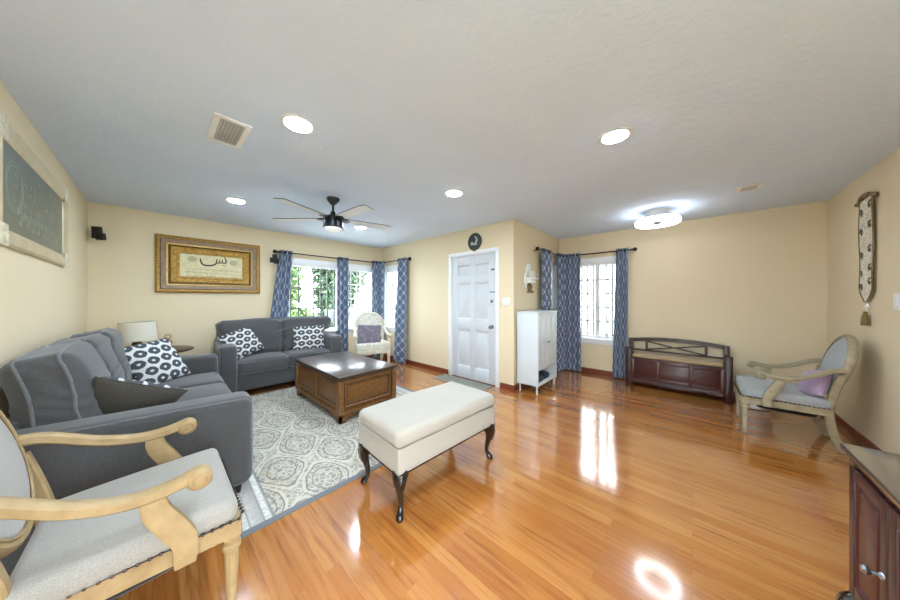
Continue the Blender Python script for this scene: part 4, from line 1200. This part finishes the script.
# ------------------------------------------------------------------ pictures
def gold_picture():
    W, H = 1.135, 0.765
    t = thing('framed_calligraphy', 'wide gold framed calligraphy picture on the back wall above the loveseat', 'picture', (0.548, YA, 1.778), 0)
    m = MB(); frame_ring(m, W, H, [(0, 0.0003), (0, 0.028), (0.006, 0.038), (0.018, 0.044), (0.034, 0.040), (0.044, 0.028)]); fr = obj('frame', m, M['gold_rope'], t)
    for (x0, z0, x1, z1) in ((-1, -1, 1, -1), (1, -1, 1, 1), (1, 1, -1, 1), (-1, 1, -1, -1)):
        r = MB(); a = Vector((x0 * (W / 2 - 0.016), -0.040, z0 * (H / 2 - 0.016))); b = Vector((x1 * (W / 2 - 0.016), -0.040, z1 * (H / 2 - 0.016)))
        L = (b - a).length; n = int(L / 0.008); tw = []; rad = []
        for k in range(n + 1): tw.append(a + (b - a) * k / n); rad.append(0.0095 + 0.004 * math.sin(k * 2.1))
        tube(r, tw, rad, 8, up=(0, 1, 0)); obj('rope_moulding', r, M['gold_rope'], fr)
    m = MB(); frame_ring(m, W - 0.086, H - 0.086, [(0, 0.028), (0.010, 0.036), (0.03, 0.030), (0.058, 0.016)]); obj('cove_moulding', m, M['mauve'], t)
    m = MB(); frame_ring(m, W - 0.198, H - 0.198, [(0, 0.016), (0.004, 0.024), (0.016, 0.024), (0.022, 0.014)]); obj('gold_lip', m, M['gold'], t)
    m = MB(); frame_ring(m, W - 0.238, H - 0.238, [(0, 0.014), (0.004, 0.018), (0.020, 0.010)]); obj('dark_step', m, M['umber'], t)
    m = MB(); frame_ring(m, W - 0.274, H - 0.274, [(0, 0.010), (0.01, 0.020), (0.02, 0.012), (0.06, 0.012), (0.066, 0.018), (0.09, 0.008)]); obj('ornate_mat', m, M['gold_mat'], t)
    sw, sh = W - 0.45, H - 0.45
    m = MB(); bx(m, (-sw / 2 - 0.005, -0.008, -sh / 2 - 0.005), (sw / 2 + 0.005, -0.0003, sh / 2 + 0.005), 0.0008); sheet = obj('parchment_sheet', m, M['parchment'], t, flat=True)
    y = -0.0081
    def cm(px, py):   # crop pixels of the picture -> picture plane
        fx, fy = 155 + px * 107 / 900, 230 + py * 65 / 547
        a = math.radians(42.291); u = (fx - 450) / 266.42
        k = YA / (math.sin(a) - u * math.cos(a))
        return (k * (math.cos(a) + u * math.sin(a)) - 0.548, 1.321 + (298.06 - fy) * k / 266.42 - 1.778)
    ink = MB()
    def stroke(p, wd):
        q = smooth_path([cm(a, b) for a, b in p], 6); n = len(q)
        ribbon(ink, [(v[0], v[1], wd * (0.45 + 0.75 * math.sin(PI * (0.12 + 0.8 * i / (n - 1))))) for i, v in enumerate(q)], wd, y)
    stroke([(383, 240), (386, 268), (405, 291), (445, 301), (490, 296), (516, 278), (520, 246)], 0.017)
    stroke([(518, 276), (532, 280), (541, 274), (543, 252)], 0.011)
    stroke([(541, 274), (555, 280), (563, 274), (566, 250)], 0.011)
    stroke([(563, 276), (580, 281), (597, 274), (594, 250), (583, 228)], 0.013)
    for a, b in ((572, 300), (590, 304)):
        x, z = cm(a, b); ribbon(ink, [(x - 0.006, z + 0.004), (x + 0.006, z - 0.004)], 0.011, y)
    obj('large_script', ink, M['ink'], sheet)
    fine = MB(); rnd = random.Random(4)
    for (y0, xa, xb) in ((325, 262, 725), (352, 255, 728), (380, 262, 722)):
        x = xa
        while x < xb:
            L = rnd.uniform(10, 26); pts = [(x + L * k / 5, y0 + 28 * (x - 262) / 460 + rnd.uniform(-8, 8)) for k in range(6)]
            ribbon(fine, [tuple(v) for v in smooth_path([cm(a, b) for a, b in pts], 3)], 0.0035, y); x += L + rnd.uniform(4, 9)
    for (a, b) in ((420, 228), (440, 238), (458, 230), (470, 222), (500, 224)):
        x, z = cm(a, b); ribbon(fine, [(x - 0.007, z), (x, z + 0.005), (x + 0.007, z)], 0.004, y)
    obj('fine_script', fine, M['ink_pale'], sheet)
    for a, b in ((313, 243), (660, 281)):
        x, z = cm(a, b); k = MB()
        for r, wv in ((0.036, 0.008), (0.022, 0.006), (0.008, 0.008)):
            ribbon(k, [(x + r * 1.1 * math.cos(2 * PI * i / 24) * (1 + 0.10 * math.cos(8 * 2 * PI * i / 24)), z + r * 0.85 * math.sin(2 * PI * i / 24)) for i in range(25)], wv, y)
        obj('medallion', k, M['ink_pale'], sheet)
gold_picture()

def board_picture():
    W, H = 1.50, 0.645
    t = thing('framed_board', 'champagne framed slate-green script board on the left wall', 'picture', (XF, 3.243, 1.915), PI / 2)
    m = MB(); frame_ring(m, W, H, [(0, 0.0003), (0, 0.018), (0.012, 0.028), (0.05, 0.026), (0.085, 0.016), (0.092, 0.008)]); fr = obj('frame', m, M['champagne'], t)
    for sx in (-1, 1):
        for sz in (-1, 1):
            c = MB(); cx, cz = sx * (W / 2 - 0.05), sz * (H / 2 - 0.05)
            for k in range(4):
                a0 = k * PI / 2; pts = [(cx + (0.012 + 0.030 * u) * math.cos(a0 + 3.2 * u), -0.027, cz + (0.012 + 0.030 * u) * math.sin(a0 + 3.2 * u)) for u in [j / 8 for j in range(9)]]
                tube(c, pts, 0.007, 6, up=(0, 1, 0))
            rbox(c, (cx, -0.024, cz), (0.115, 0.014, 0.115), 0.006, 2); obj('corner_ornament', c, M['ornament'], fr)
    m = MB(); bx(m, (-W / 2 + 0.088, -0.009, -H / 2 + 0.088), (W / 2 - 0.088, -0.0003, H / 2 - 0.088), 0.0008); b = obj('board', m, M['board'], t, flat=True)
    ch = MB(); y = -0.0091; rnd = random.Random(11)
    x1 = W / 2 - 0.11
    for k in range(9):       # row of round letters along the bottom
        x = x1 - 0.08 - k * 0.115; z = -0.135
        ribbon(ch, [(x + 0.028 * math.cos(a), z + 0.040 * math.sin(a)) for a in [-2.6 + 5.0 * j / 14 for j in range(15)]], 0.006, y)
        ribbon(ch, [(x - 0.035, z + 0.06), (x - 0.035, z + 0.012)], 0.005, y)
    for r in range(4):
        for k in range(12):
            if r == 3 and not 2 <= k <= 6: continue
            x = x1 - 0.09 - k * 0.09; z = -0.04 + r * 0.065
            pts = [(x + rnd.uniform(-0.028, 0.028), z + rnd.uniform(-0.02, 0.024)) for _ in range(4)]
            ribbon(ch, [tuple(v) for v in smooth_path(pts, 4)], 0.0035, y)
    for r in (0.12, 0.14): ribbon(ch, [(-0.45 + r * math.cos(2 * PI * j / 30), 0.02 + r * math.sin(2 * PI * j / 30)) for j in range(31)], 0.005, y)
    obj('chalk_script', ch, M['chalk'], b)
board_picture()

# ------------------------------------------------------------------ wall objects
def speaker(label, loc, rz, bx_dir):
    t = thing('wall_speaker', label, 'speaker', loc, rz, 'small wall speakers')
    m = MB(); bx(m, (-0.03, -0.012, -0.05), (0.03, -0.0003, 0.03), 0.003); tube(m, [(0, -0.006, -0.01), (0, -0.05, -0.01), (bx_dir * 0.02, -0.07, 0.0)], 0.011, 8, up=(1, 0, 0)); obj('bracket', m, M['black_matte'], t)
    m = MB(); R = Matrix.Translation((bx_dir * 0.03, -0.095, 0.0)) @ Matrix.Rotation(math.radians(-25 * bx_dir), 4, 'Z') @ Matrix.Rotation(math.radians(10), 4, 'X')
    rbox(m, (-0.010, 0, 0.038), (0.062, 0.062, 0.08), 0.008, 2, X=R); rbox(m, (0.012, 0, -0.035), (0.062, 0.062, 0.08), 0.008, 2, X=R); c = obj('cabinet', m, M['black_matte'], t)
    for x, z in ((-0.010, 0.038), (0.012, -0.035)):
        k = MB(); lathe(k, [(0.025, -0.004), (0.023, 0.003), (0.012, -0.001), (0, 0.002)], 16, X=R @ Matrix.Translation((x, -0.034, z)) @ Matrix.Rotation(PI / 2, 4, 'X')); obj('driver', k, M['dark_metal'], c)
speaker('small black speaker high on the back wall beside the left corner', (-0.485, YA, 2.07), 0, 1)
speaker('small black speaker on the back wall beside the leftmost blue curtain', (1.285, YA, 1.965), 0, 1)

def plaque():
    t = thing('wall_plaque', 'dark green oval plaque with a pale crescent above the white door', 'plaque', (XB, 2.555, 2.215), -PI / 2)
    m = MB(); X = Matrix.Rotation(PI / 2, 4, 'X') @ Matrix.Diagonal((0.98, 1.0, 1.0, 1.0))
    lathe(m, [(0.137, 0.0003), (0.140, 0.010), (0.130, 0.018), (0.118, 0.012), (0, 0.012)], 36, X=X); p = obj('disc', m, M['green_plaque'], t)
    m = MB(); n = 16
    out = [(0.055 * math.cos(a), 0.065 * math.sin(a) + 0.02) for a in [-2.4 + 3.9 * k / n for k in range(n + 1)]]
    inn = [(0.040 * math.cos(a) + 0.0 - 0.012, 0.050 * math.sin(a) + 0.028) for a in [-2.4 + 3.9 * k / n for k in range(n + 1)]]
    prism(m, out + inn[::-1], -0.0175, -0.0115, 'y'); obj('crescent', m, M['crescent'], t)
    m = MB(); bx(m, (-0.075, -0.0165, -0.055), (-0.03, -0.0115, 0.0), 0.003); bx(m, (-0.03, -0.0162, -0.055), (0.045, -0.0115, -0.03), 0.003); obj('emblem', m, M['crescent'], t)
    m = MB(); rbox(m, (0, -0.010, -0.142), (0.07, 0.018, 0.03), 0.006, 2); obj('lower_tab', m, M['tassel'], t)
plaque()

def switch(label, name, loc, rz, w=0.075, h=0.115, n=1):
    t = thing(name, label, 'light switch' if n else 'thermostat', loc, rz)
    m = MB(); rbox(m, (0, -0.0035, 0), (w, 0.0064, h), 0.003, 2); obj('plate', m, M['white_plastic'], t)
    for k in range(max(1, n)):
        m = MB(); x = (k - (max(1, n) - 1) / 2) * 0.046
        rbox(m, (x, -0.0085, 0), (0.032, 0.006, 0.065), 0.002, 2); obj('rocker' if n else 'cover', m, M['white_plastic'], t)
switch('white double switch plate on the wall right of the door', 'light_switch', (XB, 1.99, 1.27), -PI / 2, 0.118, 0.118, 2)
switch('white wall control on the right wall by the photo edge', 'wall_control', (3.745, YE, 1.295), PI, 0.085, 0.125, 1)

def sconce():
    t = thing('wall_sconce', 'white ornate wall sconce with a dark scrolled base above the white cabinet', 'wall sconce', (3.845, YC, 1.60), 0)
    m = MB()
    prism(m, [(-0.075, -0.12), (0.075, -0.12), (0.125, -0.03), (0.115, 0.07), (0.07, 0.12), (0.075, 0.19), (0.03, 0.245), (-0.03, 0.245), (-0.075, 0.19), (-0.07, 0.12), (-0.115, 0.07), (-0.125, -0.03)], -0.022, -0.0003, 'y')
    obj('back_plate', m, M['white_plastic'], t)
    m = MB(); rbox(m, (0.0, -0.075, 0.02), (0.20, 0.13, 0.022), 0.006, 2); rbox(m, (0.0, -0.05, -0.02), (0.14, 0.085, 0.06), 0.008, 2); obj('shelf', m, M['white_plastic'], t)
    m = MB(); lathe(m, [(0.035, -0.05), (0.045, -0.01), (0.05, 0.06), (0.047, 0.06), (0.03, 0.0)], 16, (0.0, -0.075, 0.07)); obj('cup', m, M['shade'], t)
    m = MB(); tube(m, [(0.0, -0.09, 0.075), (0.19, -0.09, 0.085)], 0.008, 8); obj('white_rod', m, M['white_plastic'], t)
    for k, (x, s) in enumerate(((-0.05, -1), (0.05, 1), (0.0, 1))):
        m = MB(); pts = [(x + s * (0.012 + 0.022 * u) * math.cos(5 * u) , -0.03 - 0.05 * u * (k == 2), -0.11 - 0.07 * u + 0.02 * math.sin(6 * u)) for u in [j / 14 for j in range(15)]]
        tube(m, smooth_path([(x * 0.6, -0.012, -0.04)] + pts, 2), 0.017, 8, up=(0, 1, 0)); obj('scroll', m, M['bronze'], t)
sconce()

def tapestry():
    t = thing('wall_hanging', 'narrow cream scroll-patterned tapestry with a tassel on the right wall', 'tapestry', (4.165, YE, 0), PI)
    m = MB(); n = 40; vs = []; fs = []; uv = []
    for sgn, yy in ((1, -0.0), (-1, 0.004)):
        o = len(vs)
        for j in range(n + 1):
            u = j / n; z = 2.185 - 0.90 * u
            hw = 0.120 if u < 0.86 else 0.120 * (1 - ((u - 0.86) / 0.14) ** 1.4 * 0.93)
            for i in range(9):
                a = -1 + i / 4
                vs.append((a * hw, -0.018 - 0.003 * math.sin(u * 9 + a) - 0.003 * abs(a) + yy, z))
        for j in range(n):
            for i in range(8):
                q = (o + j * 9 + i, o + j * 9 + i + 1, o + (j + 1) * 9 + i + 1, o + (j + 1) * 9 + i)
                fs.append(q[::-1] if sgn > 0 else q)
    m.add(vs, fs); cl = obj('cloth', m, M['tapestry'], t, angle=70)
    for sx in (-1, 1):
        e = MB(); pts = []
        for j in range(n + 1):
            u = j / n; hw = 0.120 if u < 0.86 else 0.120 * (1 - ((u - 0.86) / 0.14) ** 1.4 * 0.93)
            pts.append((sx * hw, -0.021 - 0.003 * math.sin(u * 9 + sx), 2.185 - 0.90 * u))
        tube(e, pts, 0.005, 6, up=(0, 1, 0)); obj('edge_braid', e, M['bronze'], cl)
        for z, r in ((2.10, 0.030), (1.93, 0.028), (1.72, 0.030), (1.56, 0.026), (1.44, 0.028)):
            q = MB(); ribbon(q, [(sx * 0.082 + r * (1 - 0.75 * v) * math.cos(5.5 * v + sx), z + sx * 0.02 + 1.25 * r * (1 - 0.75 * v) * math.sin(5.5 * v + sx)) for v in [k / 12 for k in range(13)]], 0.014, -0.0245, 0.003)
            obj('paisley_motif', q, M['green_plaque'], cl)
    r = MB(); tube(r, smooth_path([(-0.14, -0.02, 2.17), (-0.07, -0.025, 2.215), (0, -0.025, 2.225), (0.07, -0.025, 2.215), (0.14, -0.02, 2.19)], 5), 0.015, 10, up=(0, 1, 0)); lathe(r, [(0.0, -0.02), (0.018, -0.012), (0.022, 0.0), (0.016, 0.014), (0, 0.02)], 10, (-0.145, -0.022, 2.17)); lathe(r, [(0.0, -0.02), (0.018, -0.012), (0.022, 0.0), (0.016, 0.014), (0, 0.02)], 10, (0.145, -0.022, 2.185)); obj('hanging_rod', r, M['bronze'], t)
    s = MB(); tube(s, [(0, -0.015, 1.29), (0, -0.016, 1.19)], 0.004, 6, up=(0, 1, 0)); lathe(s, [(0.006, -0.02), (0.014, -0.01), (0.014, 0.005), (0.006, 0.014)], 10, (0, -0.016, 1.25)); obj('cord', s, M['white_plastic'], t)
    s = MB(); lathe(s, [(0.024, -0.105), (0.022, -0.05), (0.017, -0.01), (0.010, 0.0), (0.014, 0.01), (0.008, 0.02)], 14, (0, -0.024, 1.185), flute=lambda z: 0.15 if z < -0.005 else 0); obj('tassel', s, M['tassel'], t)
tapestry()

# ------------------------------------------------------------------ curtains and rods
def at(px, ax, v):
    u = (px - 450) / 266.42; a = math.radians(42.291)
    d = (math.cos(a) + u * math.sin(a), math.sin(a) - u * math.cos(a)); k = v / d[ax]
    return (d[0] * k, d[1] * k)
def curtain(label, top, bot, zt=2.125, zb=0.02, folds=4, amp=0.032, seed=0):
    """top and bot: plan polylines (x, y) of the panel's head and hem"""
    rnd = random.Random(seed); n = 12 * folds; rows = 26
    def pt(poly, s):
        L = [0.0]
        for a, b in zip(poly, poly[1:]): L.append(L[-1] + math.dist(a, b))
        q = s * L[-1]
        for i in range(len(poly) - 1):
            if q <= L[i + 1] + 1e-9:
                f = (q - L[i]) / max(1e-9, L[i + 1] - L[i]); a, b = poly[i], poly[i + 1]
                dx, dy = b[0] - a[0], b[1] - a[1]; l = math.hypot(dx, dy)
                return (a[0] + dx * f, a[1] + dy * f), (-dy / l, dx / l), L[-1]
    ph = rnd.uniform(0, 6)
    vs = []; uv = []; fs = []
    width = folds * 0.17
    for sgn in (0, 1):
        o = len(vs)
        for j in range(rows + 1):
            w = j / rows; z = zt + (zb - zt) * w
            for i in range(n + 1):
                s = i / n
                (x0, y0), n0, _ = pt(top, s); (x1, y1), n1, _ = pt(bot, s)
                x = x0 + (x1 - x0) * w; y = y0 + (y1 - y0) * w
                nx, ny = n0[0] + (n1[0] - n0[0]) * w, n0[1] + (n1[1] - n0[1]) * w
                am = amp * (0.75 + 0.35 * w + 0.15 * math.sin(5 * w + ph))
                off = am * math.sin(2 * PI * folds * s + 0.35 * math.sin(3 * w + ph)) + sgn * 0.003
                vs.append((x + nx * off, y + ny * off, z)); uv.append((s * width, z))
        for j in range(rows):
            for i in range(n):
                q = (o + j * (n + 1) + i, o + j * (n + 1) + i + 1, o + (j + 1) * (n + 1) + i + 1, o + (j + 1) * (n + 1) + i)
                fs.append(q if sgn else q[::-1])
    m = MB(); m.add(vs, fs, None, 0, uv)
    o = obj('curtain', m, M['curtain'], angle=80)
    tag(o, label, 'curtain', 'blue trellis curtains')
    r = MB()
    for k in range(folds * 2):
        s = (k + 0.5) / (folds * 2); (x, y), nn, _ = pt(top, s)
        tube(r, [(x - nn[1] * 0 + 0.026 * math.cos(a) * nn[0], y + 0.026 * math.cos(a) * nn[1], zt - 0.035 + 0.026 * math.sin(a)) for a in [2 * PI * q / 12 for q in range(12)]], 0.004, 5, closed=True, up=(nn[1], -nn[0], 0))
    obj('grommets', r, M['dark_metal'], o)
    return o
PA, PB, PC, PD = YA - 0.095, XB - 0.095, YC - 0.095, XD - 0.095
A = lambda p: at(p, 1, PA); B = lambda p: at(p, 0, PB); C_ = lambda p: at(p, 1, PC); D = lambda p: at(p, 0, PD)
curtain('blue trellis curtain drawn to the left of the wide window, leftmost of all', [A(279.5), A(293)], [A(262), A(285)], folds=3, seed=1)
curtain('blue trellis curtain hanging between the two panes left of the round-back chair', [A(337.5), A(348.5)], [A(338), A(348.5)], folds=3, seed=2)
curtain('blue trellis curtain bunched in the corner behind the round-back chair', [A(372), (PB - 0.02, PA - 0.02), B(384.5)], [A(372), (PB - 0.02, PA - 0.02), B(384)], folds=4, amp=0.022, seed=3)
curtain('blue trellis curtain right of the corner window, left of the white door', [B(397.5), B(406.5)], [B(394), B(406)], folds=3, seed=4)
curtain('blue trellis curtain behind the white cabinet beside the sconce', [C_(542), C_(551)], [C_(543), C_(550)], folds=4, seed=5)
curtain('blue trellis curtain bunched in the corner right of the white cabinet', [(PD - 0.27, PC - 0.01), (PD - 0.03, PC - 0.03), D(580.5)], [(PD - 0.27, PC - 0.01), (PD - 0.03, PC - 0.03), D(581)], folds=6, amp=0.026, seed=6)
curtain('blue trellis curtain right of the far window, next to the dark settle', [D(616), D(628.5)], [D(612.5), D(627)], folds=3, seed=7)
def rod(label, p0, corner, p1):
    t = thing('curtain_rod', label, 'curtain rod', (0, 0, 2.09), 0, 'corner curtain rods')
    for a, nm in ((p0, 'rod_bar'), (p1, 'rod_bar')):
        m = MB(); tube(m, [(corner[0], corner[1], 0), (a[0], a[1], 0)], 0.011, 10); obj(nm, m, M['dark_metal'], t)
        v = (Vector(a) - Vector(corner)).normalized()
        m = MB(); X = Matrix.Translation((a[0], a[1], 0)) @ Vector((0, 0, 1)).rotation_difference(Vector((v.x, v.y, 0))).to_matrix().to_4x4()
        lathe(m, [(0.016, -0.01), (0.018, 0.0), (0.012, 0.008), (0.026, 0.022), (0.032, 0.04), (0.026, 0.056), (0.010, 0.068), (0, 0.07)], 14, X=X); obj('finial', m, M['dark_metal'], t)
        q = Vector(a) - v * 0.03; wall_dir = Vector((0, 1)) if abs(v.x) > 0.5 else Vector((1, 0))
        m = MB(); e = q + wall_dir * 0.0945
        tube(m, [(q.x, q.y, -0.012), (e.x, e.y, -0.012)], 0.007, 8); obj('bracket', m, M['dark_metal'], t)
    m = MB(); lathe(m, [(0, -0.018), (0.014, -0.012), (0.018, 0), (0.014, 0.012), (0, 0.018)], 12, (corner[0], corner[1], 0)); obj('elbow', m, M['dark_metal'], t)
rod('bent dark curtain rod across the corner window behind the loveseat', A(277.5), (PB, PA), B(408.5))
rod('bent dark curtain rod over the alcove corner beside the sconce', C_(538.5), (PD, PC), D(632))

# ------------------------------------------------------------------ small things
def side_table():
    t = thing('side_table', 'round dark side table in the corner between the two sofas', 'table', (-0.03, 4.70, 0), 0)
    m = MB(); lathe(m, [(0.33, 0), (0.345, 0.008), (0.345, 0.018), (0.335, 0.024)], 40, (0, 0, 0.680)); obj('tabletop', m, M['mahogany'], t)
    m = MB(); lathe(m, [(0.05, 0.06), (0.03, 0.12), (0.045, 0.25), (0.028, 0.40), (0.04, 0.60), (0.09, 0.68)], 20); obj('pedestal', m, M['mahogany'], t)
    for k in range(3):
        a = 2 * PI * k / 3 + 0.5
        m = MB(); tube(m, smooth_path([(0.02 * math.cos(a), 0.02 * math.sin(a), 0.16), (0.14 * math.cos(a), 0.14 * math.sin(a), 0.11), (0.25 * math.cos(a), 0.25 * math.sin(a), 0.02)], 5), 0.02, 8); obj('foot', m, M['mahogany'], t)
side_table()
def lamp():
    t = thing('table_lamp', 'table lamp with an ivory drum shade on the corner side table', 'lamp', (-0.155, 4.73, 0.7045), 0)
    m = MB(); lathe(m, [(0.075, 0), (0.075, 0.015), (0.03, 0.03), (0.05, 0.07), (0.03, 0.12), (0.012, 0.14), (0.012, 0.19)], 20); obj('base', m, M['bronze'], t)
    m = MB(); lathe(m, [(0.158, 0.13), (0.143, 0.345), (0.139, 0.345), (0.154, 0.13), (0.158, 0.13)], 36); obj('lamp_shade', m, M['shade'], t)
    m = MB(); tube(m, [(-0.142, 0, 0.34), (0.142, 0, 0.34)], 0.003, 6); tube(m, [(0, 0, 0.19), (0, 0, 0.34)], 0.004, 6); obj('shade_fitter', m, M['bronze'], t)
lamp()
m = MB(); lathe(m, [(0.05, 0), (0.045, 0.02), (0.015, 0.035), (0.035, 0.07), (0.04, 0.10), (0.02, 0.125), (0.008, 0.135)], 16); tube(m, [(0.026 * math.cos(2 * PI * k / 16), 0, 0.158 + 0.026 * math.sin(2 * PI * k / 16)) for k in range(16)], 0.005, 6, closed=True, up=(0, 1, 0))
o = obj('brass_ornament', m, M['gold_rope']); o.location = (0.085, 4.60, 0.7045); tag(o, 'small brass ring-topped ornament beside the lamp on the side table', 'ornament')
m = MB(); bx(m, (0, 0, 0), (0.30, 0.98, 0.009), 0.003); o = obj('door_mat', m, M['slate']); o.location = (3.07, 2.20, 0.0003)
tag(o, 'thin grey mat on the floor in front of the white door', 'mat')
m = MB(); bx(m, (XB + 0.002, 2.165, 0.0), (XB + TH - 0.002, 3.055, 0.012), 0.002); struct(obj('trim_1', m, M['base_wood']))
t = thing('waste_bin', 'white rounded bin on the floor between the settle and right armchair', 'bin', (4.87, -0.56, 0), 0)
m = MB(); lathe(m, [(0.10, 0.0), (0.125, 0.012), (0.135, 0.05), (0.15, 0.34), (0.152, 0.345), (0.146, 0.345), (0.13, 0.05), (0.10, 0.02), (0, 0.018)], 32); obj('body', m, M['white_plastic'], t)
m = MB(); tube(m, [(0.149 * math.cos(2 * PI * k / 32), 0.149 * math.sin(2 * PI * k / 32), 0.345) for k in range(32)], 0.006, 6, closed=True); obj('rim', m, M['white_plastic'], t)
